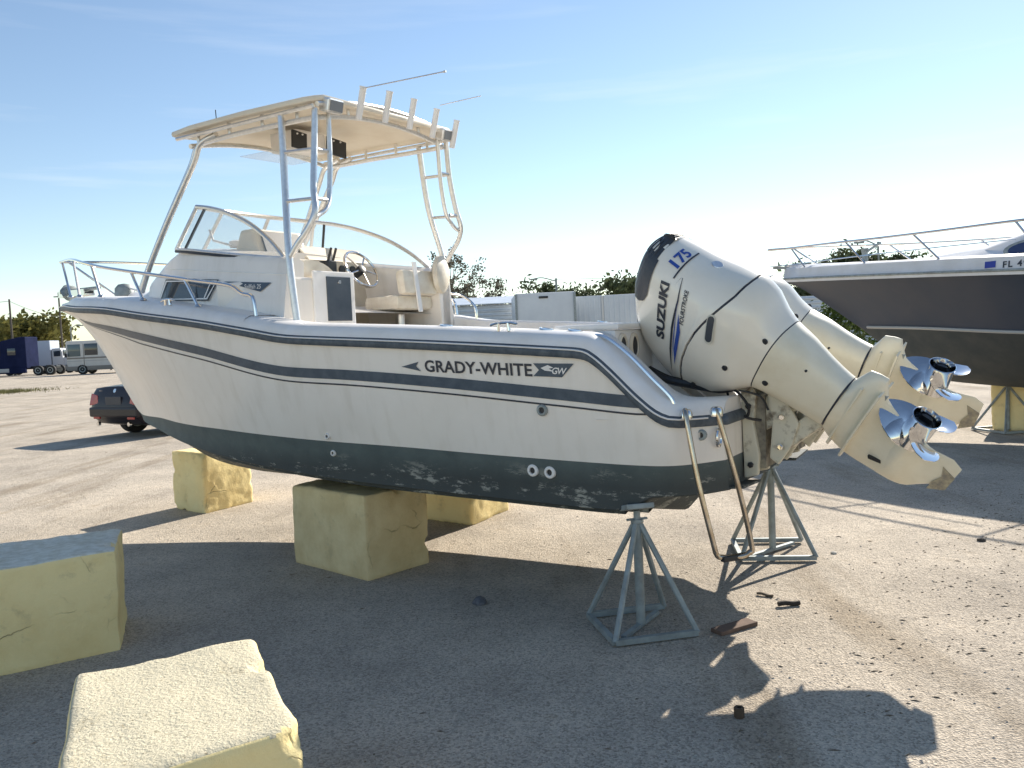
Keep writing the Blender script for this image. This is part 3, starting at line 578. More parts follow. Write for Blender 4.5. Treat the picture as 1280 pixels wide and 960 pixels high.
q = M(); q.grid([[(7.52 + .16 * i / 4, s * .1 * (1 - (i / 4) ** 2) ** .5 * j / 3 if False else (j - 2) / 2 * .11 * math.sqrt(max(0, 1 - (i / 4) ** 2)), 2.36 - .10 + .18 * (1 - abs(i - 2) / 3) * (1 - ((j - 2) / 2) ** 2 * .4)) for j in range(5)] for i in range(5)]); q.lathe([(-.06, .03), (-.05, .075), (.03, .085), (.06, .05)], (7.56, 0, 2.335), (1, 0, -.2), 14); q.build('anchor_fluke', galv, boat, True)
q = M(); q.lathe([(0, .10), (.08, .095), (.12, .06), (.13, 0.01)], (6.55, .0, zs(6.55) + .13), (0, 0, 1), 18); q.build('windlass', galv, boat, True)
q = M(); q.lathe([(0, .07), (.14, .07), (.16, .05)], (5.75, -.15, 2.18), (0, 0, 1), 14); q.tube([(5.75, -.15, 2.30), (6.1, -.05, 2.24), (6.5, 0, 2.33)], .012, 6, 4); q.build('deck_locker_vent', deckw, boat, True)
q = M(); q.tube([(4.28, .45, 2.53), (4.55, .42, 2.6), (4.62, .40, 2.70)], .01, 6); q.lathe([(0, .07), (.05, .075), (.06, .05)], (4.5, .2, 2.55), (0, 0, 1), 16); q.build('dash_compass', deckw, boat, True)

# -------- stern grab rails, boarding ladder, hoses
for s in (1, -1):
    q = M(); q.tube([(.55, s * (ws(.5) - .13), 1.64), (.46, s * (ws(.46) - .11), 1.63), (.33, s * (ws(.33) - .10), 1.535), (.20, s * (ws(.2) - .09), 1.40), (.10, s * (ws(.15) - .09), 1.29), (.09, s * (ws(.15) - .09), 1.22)], .0125, 8, 6); q.build('grab_rail', steel, boat, True)
q = M(); q.tube([(3.25, -1.1, zs(3.2) + .1), (3.22, -1.1, 2.03), (3.15, -1.1, 2.075), (3.0, -1.1, 2.05), (2.86, -1.1, 1.95), (2.84, -1.1, zs(2.84) + .1)], .0125, 8, 6); q.build('grab_rail', steel, boat, True)
ld = M()
la, lb_ = Vector((.02, 1.06, 1.215)), Vector((-.125, 1.0, 1.225))
ld.tube([la, (.005, 1.10, 1.20), (-.06, 1.12, .85), (-.125, 1.10, .53), (-.135, 1.09, .48), (-.15, 1.075, .462), (-.20, 1.02, .455), (-.24, .98, .455), (-.265, .95, .47), (-.275, .94, .51), (-.22, .985, .85), (-.14, 1.02, 1.20), lb_], .0145, 10, 5)
ldo = ld.build('boarding_ladder', mat('ladder_steel', (.62, .56, .48), .2, 1., c2=(.45, .36, .26), vscale=9), boat, True)
q = M(); q.box((-.205, 1.012, .452), (.035, .16, .03), Matrix.Rotation(-.6, 3, 'Z')); q.build('ladder_step', blackp, ldo, bevel=.006)
for v in (la, lb_):
    q = M(); q.lathe([(-.03, .035), (-.005, .035), (.012, .03), (.02, .02)], v, (0, 0, 1), 14); q.build('ladder_socket', steel, ldo, True)
eye = M(); eye.tube([(-.085, .86 + .035 * math.cos(x), 1.06 + .045 * math.sin(x)) for x in np.linspace(0, 2 * math.pi, 14, endpoint=False)], .01, 6, closed=True); eye.build('stern_eye', steel, boat, True)
for s in (1, -1):
    q = M(); q.box((-.13, s * .58, .76), (.10, .34, .012), Matrix.Rotation(.08, 3, 'Y') @ Matrix.Rotation(s * .05, 3, 'X')); q.build('trim_tab', antif, boat)
hz_ = M(); hz_.tube([(.44, .55, 1.42), (.30, .58, 1.36), (.16, .56, 1.33), (.02, .52, 1.30), (-.06, .46, 1.31)], .026, 8, 5); hz_.build('rigging_hose', blackp, boat, True); hz_ = M(); hz_.tube([(.44, -.25, 1.42), (.25, -.22, 1.34), (.05, -.22, 1.32)], .026, 8, 5); hz_.build('rigging_hose', blackp, boat, True)

# -------- outboard motors (local frame: x = aft of the motor, y = lateral, z = up the shaft; d runs down)
SD = [-.845, -.83, -.80, -.75, -.70, -.60, -.45, -.28, -.2, -.11, 0, .1, .2, .34, .47, .515]
VF = [.31, .24, .165, .08, .01, -.08, -.145, -.175, -.165, -.11, -.01, .085, .10, .112, .118, .12]
VB = [.45, .51, .55, .572, .578, .59, .605, .635, .645, .625, .56, .525, .51, .475, .452, .448]
HW = [.05, .11, .16, .20, .225, .25, .268, .278, .28, .265, .225, .185, .16, .13, .108, .104]
NE = 2.7; STEER = R(29)
def turn(F, B, H, n):     # the motors are steered over: side-view outline -> true section
    m_ = n / (n - 1); o = []
    for f_, b_, h_ in zip(F, B, H):
        half = (b_ - f_) / 2; w_ = h_ * math.sin(STEER); hv = max(half ** m_ - w_ ** m_, .02 ** m_) ** (1 / m_) / math.cos(STEER); c_ = (f_ + b_) / 2 / math.cos(STEER); o.append((c_ - hv, c_ + hv))
    return [x for x, _ in o], [y for _, y in o]
VF, VB = turn(VF, VB, HW, NE)
def msec(d): return [smooth_interp(d, SD, T) for T in (VF, VB, HW)]
def mw(d, v):
    f0, b0, h = msec(d); x = abs((v - (f0 + b0) / 2) / ((b0 - f0) / 2)); return h * max(0, 1 - min(x, 1) ** NE) ** (1 / NE)
def ov(d, v):
    u = v
    for _ in range(8): u = (v + mw(d, u) * math.sin(STEER)) / math.cos(STEER)
    return u
def mback(d, w):
    f0, b0, h = msec(d); x = min(abs(w) / h, 1); return (f0 + b0) / 2 + (b0 - f0) / 2 * (1 - x ** NE) ** (1 / NE)
def mring(d, k=1., n=40):
    f0, b0, h = msec(d); c = (f0 + b0) / 2; o = []
    for j in range(n):
        x = 2 * math.pi * j / n; ca, sa = math.cos(x), math.sin(x)
        o.append((c + (b0 - f0) / 2 * k * math.copysign(abs(ca) ** (2 / NE), ca), h * k * math.copysign(abs(sa) ** (2 / NE), sa), -d))
    return o
seam1 = lambda v: -.21 - .10 * math.sin(math.pi * min(max((v + .17) / .82, 0), 1))        # curved seam under the top cowl
ct = M(); SS = [-.845, -.842, -.835, -.825, -.81, -.79, -.77, -.74, -.71, -.68, -.64, -.60, -.55, -.5, -.45, -.4, -.35, -.32]
def bent(d, k=1., sft=0.):   # ring whose d follows the curved seam
    r = mring(d, k); return [(x, y, -(d + (seam1(x) + .21) * sft)) for x, y, z in r]
rws = [mring(d) for d in SS]; rws += [[(x, y, z) for x, y, z in bent(d, 1., sft)] for d, sft in ((-.28, .55), (-.245, .85), (-.216, 1.))]
ct.grid(rws, cu=True, cap=True)
mot = ct.build('outboard_motor', motor, boat, True, 35)
mot['label'] = 'near white outboard motor, tilted up, the lower of the pair'
sb = M(); sb.grid([bent(-.217, .985, 1.), bent(-.203, .985, 1.)], cu=True); sb.build('cowl_seal', decalk, mot, True)
lc = M(); rws = [bent(-.202, 1.0, 1.), bent(-.17, 1., .8), bent(-.13, 1., .45)] + [mring(d) for d in (-.09, -.05, 0, .04, .085)]; lc.grid(rws, cu=True, cap=True); lc.build('lower_cowl', motor, mot, True, 35)
sb = M(); sb.grid([mring(.085, .985), mring(.092, .985)], cu=True); sb.build('mid_seam', decalk, mot, True)
ms = M(); ms.grid([mring(d) for d in (.092, .13, .17, .22, .28, .34, .40, .44, .48, .505)], cu=True, cap=True); ms.build('midsection', motord, mot, True, 35)
sb = M(); sb.grid([mring(.505, .97), mring(.515, .97)], cu=True); sb.build('gearcase_seam', decalk, mot, True)
GD = [.515, .54, .56, .61, .655, .67, .71, .75, .80, .85, .88, .91, .94, .97, 1.0, 1.03, 1.07, 1.125, 1.18]
GF = [.105, .085, .075, .06, .05, .048, .048, .05, .055, .06, .062, .065, .068, .075, .085, .105, .15, .205, .26]
GB = [.452, .50, .54, .552, .555, .52, .455, .435, .415, .40, .39, .385, .38, .372, .366, .365, .372, .38, .36]
GH = [.10, .094, .088, .078, .068, .063, .056, .05, .05, .058, .066, .069, .066, .052, .034, .02, .013, .01, .006]
GF, GB = turn(GF, GB, GH, 2.)
gc = M(); rws = []
for d, f0, b0, h in zip(GD, GF, GB, GH):
    c, hv = (f0 + b0) / 2, (b0 - f0) / 2; rws.append([(c + hv * math.cos(x), h * math.copysign(abs(math.sin(x)) ** 1.2, math.sin(x)), -d) for x in np.linspace(0, 2 * math.pi, 28, endpoint=False)])
gc.grid(rws, cu=True, cap=True)
gc.lathe([(.09, .004), (.10, .022), (.14, .048), (.19, .064), (.25, .072), (.30, .073), (.34, .069), (.37, .064)], (0.0, 0, -.905), (1, 0, 0), 24)
gco = gc.build('gearcase', motord, mot, True, 50)
av = M(); av.prism([(.015, .0, -.665), (.06, .06, -.665), (.20, .10, -.665), (.46, .105, -.665), (.565, .085, -.665), (.565, -.085, -.665), (.46, -.105, -.665), (.20, -.10, -.665), (.06, -.06, -.665)], (0, 0, -.010)); av.build('cavitation_plate', motord, gco)
av = M(); av.prism([(.03, 0, -.575), (.10, .07, -.575), (.40, .09, -.575), (.54, .08, -.575), (.54, -.08, -.575), (.40, -.09, -.575), (.10, -.07, -.575)], (0, 0, -.01)); av.build('splash_plate', motord, gco)
q = M(); q.prism([(.55, .0, -.67), (.47, .0, -.67), (.48, .0, -.70), (.54, 0, -.70)], (0, .02, 0)); q.build('trim_anode', galv, gco)
q = M(); q.prism([(.17, .047, -.80), (.185, .047, -.79), (.205, .047, -.855), (.19, .046, -.865)], (0, .016, 0)); q.build('water_intake', blackp, gco)
q = M(); q.prism([(.345, .007, -1.183), (.245, .007, -1.183), (.19, .012, -1.11), (.25, .013, -1.11), (.31, .012, -1.13), (.37, .011, -1.105)], (0, .002, 0)); q.build('skeg_wear', mat('worn_metal', (.24, .22, .19), .6, .2, c2=(.45, .40, .28), vscale=40), gco)
pr = M(); pr.lathe([(.37, .060), (.375, .072), (.54, .070), (.56, .075), (.563, .070), (.52, .060), (.44, .055)], (0, 0, -.905), (1, 0, 0), 28); pro = pr.build('propeller', propst, mot, True, 50)
q = M(); q.lathe([(.43, .052), (.46, .05), (.47, .03), (.50, .026)], (0, 0, -.905), (1, 0, 0), 20); q.build('propeller_nut', blackp, pro, True)
for k in range(3):
    bl = M(); ph = R(75) + k * 2 * math.pi / 3; rws = []
    for i in range(10):
        u = i / 9; r = .06 + .16 * u; half = .125 * math.sin(math.pi * (.14 + .86 * u) ** .85) ** .6 + .003; row = []
        for j in range(9):
            s = (j / 8 - .5) * 2 * half; pit = math.atan2(.06, r); tang = s * math.cos(pit); axl = s * math.sin(pit)
            th = ph + tang / max(r, .08) + .25 * u * u; row.append((.445 + axl + .035 * u, r * math.cos(th), -.905 + r * math.sin(th)))
        rws.append(row)
    off = [[(x + .005, y, z) for x, y, z in row] for row in rws]
    bl.grid(rws); bl.grid(off); bl.grid([rws[-1], off[-1]]); bl.grid([[r_[0] for r_ in rws], [r_[0] for r_ in off]]); bl.grid([[r_[-1] for r_ in rws], [r_[-1] for r_ in off]])
    bl.build('propeller_blade', propst, pro, True, 70)
# cowl vent, graphics, plugs
cow = lambda e: (lambda d, v, s=1: (v, s * (mw(d, v) + e), -d))
for s in (1, -1):
    vp = flat_mesh([[(-.80, .20), (-.812, .26), (-.832, .40), (-.80, .545), (-.745, .568), (-.725, .545), (-.705, .44), (-.69, .33), (-.665, .215), (-.675, .17), (-.71, .15), (-.76, .15)]], .025)
    decal('cowl_vent', vp, lambda x, y, s=s: (ov(x, y), s * (mw(x, ov(x, y)) + .006), -x), visor, mot)
q = M()
for i in range(4):
    d = -.822 + .024 * i; q.tube([(mback(d, w) + .004, w, -d) for w in np.linspace(-msec(d)[2] * .8, msec(d)[2] * .8, 15)], .004, 6)
q.build('vent_louvre', visor, mot, True)
ts = text_mesh('SUZUKI', 1., .012, .0, 9.); wx = max(v[0] for v in ts[0]); hx = max(v[1] for v in ts[0])
vv, ff = text_mesh('SUZUKI', .06, .0026, .12, .02); kx = .335 / max(v[0] for v in vv)
ex, ey = Vector((-.12, .33)).normalized(), Vector((-.33, -.12)).normalized()
def txt(d0, v0, L_, kx_, ky_, s):
    def fn_(x, y):
        xx = x * kx_ if s == 1 else L_ - x * kx_; d = d0 + ex.x * xx + ey.x * y * ky_; v = ov(d, v0 + ex.y * xx + ey.y * y * ky_); return (v, s * (mw(d, v) + .005), -d)
    return fn_
v4, f4 = text_mesh('FOURSTROKE', .036, .0008, .25, .02); k4 = .20 / max(v[0] for v in v4)
for s in (1, -1):
    decal('cowl_lettering', (vv, ff), txt(-.455, .045, .335, kx, 1.25, s), decalk, mot); decal('cowl_lettering', (v4, f4), txt(-.375, .195, .20, k4, 1., s), decalk, mot)
sw1 = [(-.335, -.12), (-.385, .02), (-.425, .14), (-.465, .30), (-.535, .46), (-.475, .30), (-.44, .14), (-.40, .02)]
sw2 = [(-.335, -.05), (-.375, .04), (-.395, .13), (-.43, .24), (-.375, .15), (-.352, .05)]
sw3 = [(-.355, -.03), (-.395, .07), (-.435, .20), (-.48, .33), (-.417, .16), (-.385, .06)]
for s in (1, -1):
    for poly, m in ((sw1, decalk), (sw2, decalb), (sw3, decalb)): decal('cowl_swoosh', flat_mesh([poly], .02), lambda x, y, s=s: (ov(x, y), s * (mw(x, ov(x, y)) + .0045 + (.001 if m is decalb else 0)), -x), m, mot)
v7, f7 = text_mesh('175', .10, .003, .15, .015); c7 = max(v[0] for v in v7) / 2
decal('power_number', (v7, f7), lambda x, y: (mback(-.58 - y, .10 - (x - c7)) + .005, .10 - (x - c7), .58 + y), decalb, mot)
q = M(); q.grid([[(mback(d, w) + .005, w, -d) for w in np.linspace(.20, -.01, 13)] for d in (-.568, -.558)]); q.build('number_underline', decalk, mot)
q = M(); q.lathe([(0, .034), (.004, .03)], (mback(-.43, 0.) + .001, 0, .43), (1, 0, .05), 20); q.build('round_emblem', alu, mot, True)
def stadium(d0, v0, d1, v1, r, n=8):
    a = math.atan2(v1 - v0, d1 - d0); return [(d1 + r * math.cos(a + x), v1 + r * math.sin(a + x)) for x in np.linspace(-math.pi / 2, math.pi / 2, n)] + [(d0 - r * math.cos(a + x), v0 - r * math.sin(a + x)) for x in np.linspace(-math.pi / 2, math.pi / 2, n)]
for s in (1, -1):
    decal('latch_recess', flat_mesh([stadium(-.205, .215, -.245, .325, .026)], .02), lambda x, y, s=s: (ov(x, y), s * (mw(x, ov(x, y)) + .004), -x), mat('latch_rim', (.62, .60, .52), .4), mot)
    decal('latch_handle', flat_mesh([stadium(-.208, .222, -.244, .322, .020)], .02), lambda x, y, s=s: (ov(x, y), s * (mw(x, ov(x, y)) + .0065), -x), visor, mot)
    for d, v in ((.046, .45), (-.063, .119), (-.19, -.10), (.153, .165), (.30, .41)):
        v = ov(d, v); q = M(); r = .017 if d < .2 else .007; q.lathe([(-.004, r), (.004, r), (.007, r * .6)], (v, s * mw(d, v), -d), (0, s, 0), 12); q.build('cowl_plug', blackp, mot, True)
TILT, PIV = 54., Vector((0., .37, 1.30))
def place_motor(o, y, tilt):   # motor x (aft) -> V, motor -z (down) -> D
    t_ = R(tilt); X = Vector((-math.cos(t_), 0, math.sin(t_))); Z = Vector((math.sin(t_), 0, math.cos(t_))); Y = Vector((0, 1, 0))
    mt = Matrix((X, Y, Z)).transposed().to_4x4(); mt = mt @ Matrix.Rotation(STEER, 4, 'Z'); mt.translation = Vector((-.065, y, 1.30)); o.matrix_local = mt
place_motor(mot, .37, 54)
mot2 = copy_tree(mot, boat); place_motor(mot2, -.37, 66.5); mot2['label'] = 'far white outboard motor, tilted up higher than its neighbour'
# clamp brackets (fixed to the transom, they do not tilt)
for y in (.37, -.37):
    b = M()
    for s in (.13, -.13): b.prism([(-.10, y + s, 1.30), (-.04, y + s, 1.37), (-.13, y + s, 1.37), (-.19, y + s, 1.26), (-.17, y + s, 1.10), (-.20, y + s, .92), (-.19, y + s, .80), (-.11, y + s, .78)], (0, .04 if s < 0 else -.04, 0)); b.prism([(-.24, y + s * .8, 1.30), (-.36, y + s * .8, 1.22), (-.42, y + s * .8, 1.10), (-.38, y + s * .8, .98), (-.30, y + s * .8, .86), (-.25, y + s * .8, .90), (-.27, y + s * .8, 1.10)], (0, .03 if s < 0 else -.03, 0))
    bo = b.build('motor_bracket', bracket, boat, bevel=.01)
    q = M(); q.box((-.17, y, 1.05), (.12, .20, .42)); q.lathe([(-.17, .045), (.17, .045)], (-.12, y, 1.33), (0, 1, 0), 16); q.build('bracket_core', mat('bracket_grimy_shade', (.10, .085, .07), .6, c2=(.3, .27, .2), vscale=14), bo)  # dark core paints the shade of the bracket gap, mottled with grime
    q = M(); q.tube([(-.25, y, .88), (-.36, y, 1.12)], .026, 10); q.tube([(-.33, y, 1.06), (-.43, y, 1.24)], .016, 10); q.build('tilt_ram', steel, bo, True)
    q = M(); q.box((-.30, y, 1.20), (.30, .15, .16), Matrix.Rotation(R(34), 3, 'Y')); q.box((-.42, y, 1.06), (.26, .17, .10), Matrix.Rotation(R(36), 3, 'Y')); q.build('swivel_bracket', bracket, bo, bevel=.015)
    for a, z in ((-.145, 1.20), (-.33, 1.14), (-.15, .86), (-.32, .97)):
        q = M(); q.lathe([(-.01, .018), (.01, .018), (.014, .012)], (a, y + .132, z), (0, 1, 0), 6); q.build('bracket_bolt', blackp if a > -.25 else steel, bo)
    q = M(); q.tube([(-.02, y + .12, 1.32), (-.10, y + .17, 1.28), (-.16, y + .18, 1.20), (-.14, y + .16, 1.14), (-.09, y + .13, 1.18)], .009, 6, 5); q.tube([(.0, y + .10, 1.33), (-.06, y + .16, 1.20), (-.14, y + .17, 1.14), (-.22, y + .14, 1.12)], .008, 6, 5); q.tube([(.02, y + .08, 1.31), (-.08, y + .16, 1.30), (-.22, y + .16, 1.26), (-.26, y + .14, 1.18)], .006, 6, 5); q.build('rigging_cable', blackp, bo, True)

# ================================================================== FOAM BLOCKS
def foam_block(name, quad, h, label, seed, m=foam, r=.05, amp=.012, chips=6, topm=None, notch=None):
    """quad: four ground corners anticlockwise"""
    n = 34; P = [Vector((*q, 0)) for q in quad]; c = sum(P, Vector()) / 4
    lx, ly = (P[1] - P[0]).length, (P[3] - P[0]).length; bm = bmesh.new(); bmesh.ops.create_cube(bm, size=2); bmesh.ops.subdivide_edges(bm, edges=bm.edges[:], cuts=n, use_grid_fill=True)
    rg = random.Random(seed); hs = Vector((lx / 2, ly / 2, h / 2)); ch = []
    for k in range(chips):
        e = rg.choice([(1, 1, 0), (1, 0, 1), (0, 1, 1), (-1, 0, 1), (0, -1, 1), (1, -1, 0), (-1, -1, 0)]); q = Vector([(e[i] if e[i] else rg.uniform(-1, 1)) * hs[i] for i in range(3)]); ch.append((q, rg.uniform(.03, .08)))
    for v in bm.verts:
        p = Vector([v.co[i] * hs[i] for i in range(3)]); core = Vector([min(max(p[i], -(hs[i] - r)), hs[i] - r) for i in range(3)]); d = p - core
        if d.length > 1e-6: p = core + d.normalized() * min(d.length, r) if d.length > r else p
        nn = d.normalized() if d.length > 1e-6 else Vector((0, 0, 1))
        for q, cr in ch:
            dd = (p - q).length
            if dd < cr: p = p - nn * (cr - dd) * .8
        p = p + nn * (noise.noise(p * 3.2 + Vector((seed * 7, 0, 0))) * amp * 1.6 + noise.noise(p * 14 + Vector((0, seed * 3, 0))) * amp * .5)
        if p.z < -h / 2 + .012: p.z = -h / 2 + .012 - .012
        fx, fy = p.x / lx + .5, p.y / ly + .5
        g_ = P[0].lerp(P[1], fx).lerp(P[3].lerp(P[2], fx), fy) if -1 < fx < 2 else p
        v.co = Vector((g_.x - c.x, g_.y - c.y, p.z + h / 2))
    me = bpy.data.meshes.new(name)
    if 'worn' not in m: foam_wear(m)
    for f in bm.faces: f.smooth = True
    bm.normal_update()
    for f in bm.faces: f.material_index = 1 if (topm and f.normal.z > .6) else 0
    for e in bm.edges:
        if len(e.link_faces) == 2 and e.calc_face_angle(0) > .6: e.smooth = False
    bm.to_mesh(me); bm.free(); me.materials.append(m)
    if topm: me.materials.append(topm)
    o = bpy.data.objects.new(name, me); col.objects.link(o); o.location = (c.x, c.y, 0)
    return tag(o, label, 'foam block', 'yellow foam blocks on the lot')
foam_block('foam_block', [(-1.74, 6.36), (-1.07, 5.75), (-.67, 6.17), (-1.34, 6.78)], .605, 'large foam block propping the boat amidships, nearest of the three under the hull', 1, mat('foam_stained', (.84, .685, .39), .95, c2=(.70, .54, .28), vscale=4, bump=.4, bscale=50, bdist=.01, spec=.15), .025, .008, 3)
foam_block('foam_block', [(-3.66, 8.80), (-3.19, 8.45), (-2.87, 9.0), (-3.34, 9.35)], .62, 'foam block with a split top under the bow', 2, foam, .028, .014, 9)
foam_block('foam_block', [(-.92, 7.72), (-.41, 7.34), (-.08, 7.95), (-.55, 8.3)], .56, 'foam block on the far side, mostly hidden behind the big block under the hull', 3, foam, .028, .012, 5)
foam_block('foam_block', [(-3.35, 3.95), (-2.27, 4.62), (-2.50, 5.20), (-3.50, 4.75)], .57, 'foam block cut off by the left edge of the photo, top greyer than its sides', 4, foam, .022, .010, 7, mat('foam_grey_top', (.86, .81, .68), .95, c2=(.66, .60, .46), vscale=20, bump=.6, bscale=40, spec=.1))  # upward faces take a greyer foam colour than the sides
foam_block('foam_block', [(-1.20, 2.02), (-.67, 2.40), (-1.04, 3.16), (-1.60, 2.90)], .55, 'foam block closest to the camera with sunlit speckled top', 5, foam, .03, .008, 4, foamt)
foam_block('foam_block', [(6.85, 11.9), (7.55, 11.3), (8.0, 11.8), (7.3, 12.4)], .78, 'foam block under the dark grey boat', 6, foam, .03, .01, 3)

# ================================================================== BOAT STANDS
def boat_stand(loc, yaw, h, base, label, post_in=0.):
    o = empty('boat_stand', (*loc, 0), (0, 0, yaw)); tag(o, label, 'boat stand', 'galvanised boat stands')
    q = M(); q.tube([(0, 0, .02), (0, 0, h * .86)], .026, 10); q.build('centre_post', galv, o, True)
    q = M(); q.tube([(0, 0, h * .75), (0, 0, h - .02)], .019, 10); q.lathe([(h * .87, .036), (h * .90, .036)], (0, 0, 0), (0, 0, 1), 6); q.tube([(-.06, 0, h * .90), (.06, 0, h * .90)], .008, 6); q.build('screw_post', galv, o, True)
    q = M(); q.box((0, 0, h + .0), (.16, .14, .03), Matrix.Rotation(-.25, 3, 'X')); q.build('top_pad', galv, o, bevel=.006)
    C = [(base * math.cos(R(x)), base * math.sin(R(x)), .025) for x in (45, 135, 225, 315)]
    for c in C:
        q = M(); q.tube([(c[0] * .06, c[1] * .06, h * .86), c], .0165, 8); q.build('leg', galv, o, True)
    for a, b in ((0, 1), (1, 2), (2, 3)):
        q = M(); A, B = Vector(C[a]), Vector(C[b]); d = B - A; q.box((A + B) / 2, (d.length, .030, .03), Matrix.Rotation(math.atan2(d.y, d.x), 3, 'Z')); q.build('base_bar', galv, o)
    q = M(); q.box((0, 0, .02), (base * 1.38, .03, .02), Matrix.Rotation(R(45), 3, 'Z')); q.build('base_bar', galv, o)
    return o
boat_stand((.66, 4.59), R(12), .685, .33, 'boat stand in the shadow under the near stern corner')
boat_stand((1.85, 6.02), R(-8), .71, .36, 'sunlit boat stand behind the boarding ladder')
boat_stand((7.0, 11.75), R(10), .72, .45, 'boat stand at the far right under the dark grey boat')

# ================================================================== DARK GREY BOAT ON THE RIGHT
b2 = empty('cabin_cruiser', (10.3, 7.0, 0), (0, 0, math.atan2(7.0, -5.67))); tag(b2, 'dark grey hulled cabin cruiser with white deck at the right edge', 'boat')
L2 = 9.0
dk = mat('hull_dark_grey', (.036, .048, .074), .5, c2=(.048, .056, .078), vscale=1.2, pos=(.4, .6))
dkb = mat('hull_dark_bottom', (.040, .05, .054), .75, c2=(.065, .07, .068), vscale=4)
w2 = lambda a: smooth_interp(a, [0, 3, 5, 6.5, 7.5, 8.3, 8.8, 9.0], [1.45, 1.55, 1.45, 1.12, .76, .40, .14, .02])
sh2 = lambda a: 1.85 + .058 * a
k2 = lambda a: smooth_interp(a, [0, 5, 6.3, 6.9, 7.11, 7.46, 8.16, 8.75, 9.0], [.60, .64, .72, .88, 1.05, 1.36, 1.88, 2.26, 2.36])
c2w = lambda a: smooth_interp(a, [0, 3, 5, 6.58, 7.6, 7.7], [1.3, 1.32, 1.1, .60, .08, .02]); c2z = lambda a: smooth_interp(a, [0, 3, 5, 6.58, 7.6, 7.7], [1.25, 1.3, 1.39, 1.49, 1.53, 1.54])
def w2f(a, z):
    wc, zc = (c2w(a), c2z(a)) if a < 7.68 else (.02, k2(a)); t_ = min(max((z - zc) / max(.01, sh2(a) - zc), 0), 1); return wc + (w2(a) - wc) * t_ ** (1 + .7 * min(1, max(0, (a - 4) / 3)))
A3 = list(np.arange(0, 9.0, .2)) + [9.0]; hs_, hb2 = M(), M()
for s in (1, -1):
    hs_.grid([[(a, s * w2f(a, z), z) for z in np.linspace(c2z(a) if a < 7.68 else k2(a), sh2(a) - .005, 10)] for a in A3])
    hb2.grid([[(a, s * (c2w(a) if a < 7.68 else .02) * u ** .6, k2(a) + ((c2z(a) if a < 7.68 else k2(a)) - k2(a)) * u) for u in np.linspace(0, 1, 9)] for a in A3])
h2 = hs_.build('hull', dk, b2, True, 50); hb2.build('hull_bottom', dkb, b2, True, 40)
q = M(); q.prism([(0, 1.45, 1.8), (0, -1.45, 1.8), (0, -1.25, 1.05), (0, 0, .66), (0, 1.25, 1.05)], (-.02, 0, 0)); q.build('transom', dk, b2)
white2 = mat('cruiser_white', (.74, .74, .75), .4, c2=(.66, .65, .64), vscale=3); q = M()
for s in (1, -1): q.grid([[(a, s * (w2(a) + .03), sh2(a) - .02), (a, s * (w2(a) + .035), sh2(a) + .03), (a, s * (w2(a) + .01), sh2(a) + .05), (a, s * max(w2(a) - .02, 0), sh2(a) + .20), (a, s * max(w2(a) - .10, 0), sh2(a) + .23), (a, 0, sh2(a) + .27)] for a in A3])
dk2 = q.build('deck', white2, b2, True, 50)
q = M(); q.tube([(a, w2(a) + .035, sh2(a) + .035) for a in A3], .018, 6); q.build('rub_rail', galv, b2, True)
q = M(); q.tube([(a, c2w(a) + .02, c2z(a) + .03) for a in np.arange(0, 7.6, .15)], .022, 6); q.build('spray_rail', mat('strake_pale', (.42, .42, .40), .6), b2, True)
q = M(); rws = []
for a, wl, wt, zt in ((1.0, 1.2, 1.1, 3.0), (2.6, 1.2, 1.05, 3.25), (3.6, 1.2, .98, 3.1), (4.6, 1.15, .9, 2.80), (5.6, 1.0, .72, 2.56), (6.6, .75, .45, 2.48), (7.4, .42, .22, 2.46)):
    zb = sh2(a) + .2; rws.append([(a, wl, zb), (a, wt, zt - .06), (a, wt * .8, zt), (a, 0, zt + .05), (a, -wt * .8, zt), (a, -wt, zt - .06), (a, -wl, zb)])
q.grid(rws); q.add(rws[0], [tuple(range(7))]); q.add(rws[-1], [tuple(range(7))]); q.build('cabin', white2, b2, True, 45)
q = M(); q.grid([[(4.75 + .42 * math.cos(x) * k, 1.30 - .012 * k + .0, sh2(4.7) + .27 + .11 * max(math.sin(x), -.35) * k) for x in np.linspace(0, 2 * math.pi, 24)] for k in (.02, 1.)])
def oval2(cx, cz, rx, rz, e):
    pts = []
    for x in np.linspace(0, 2 * math.pi, 24, endpoint=False):
        a = cx + rx * math.cos(x); z = cz + rz * max(math.sin(x), -.45); f_ = (z - (sh2(a) + .2)) / .45; pts.append((a, float(np.interp(a, [3.6, 4.6, 5.6, 6.6], [1.2, 1.15, 1.0, .75])) - f_ * .24 + e, z))
    return pts
q = M(); q.add(oval2(4.85, sh2(4.8) + .31, .42, .13, .012), [tuple(range(24))]); q.build('port_window_trim', galv, b2); q = M(); q.add(oval2(4.85, sh2(4.8) + .31, .36, .10, .02), [tuple(range(24))]); q.build('port_window', mat('blue_glass', (.04, .06, .14), .05), b2)
q = M(); q.tube([(4.4, .95, 2.72), (3.7, .9, 3.2), (2.6, .88, 3.4)], .025, 8, 5); q.tube([(4.3, .92, 2.75), (3.5, .88, 3.1), (2, .85, 3.3)], .02, 8, 5); q.build('windscreen_frame', alu, b2, True)
def r2(a): return (a, max(w2(a) - .08, .02), float(np.interp(a, [3.2, 5, 6.5, 8, 9.2], [2.74, 2.76, 2.78, 2.86, 2.92])))
q = M(); pts = [r2(a) for a in (3.2, 4, 5, 6, 7, 7.8, 8.5, 8.95)] + [(9.25, 0.05, 2.92)]; q.tube(pts + [(a, -y, z) for a, y, z in pts[::-1]], .017, 8, 4); rl = q.build('bow_rail', steel, b2, True)
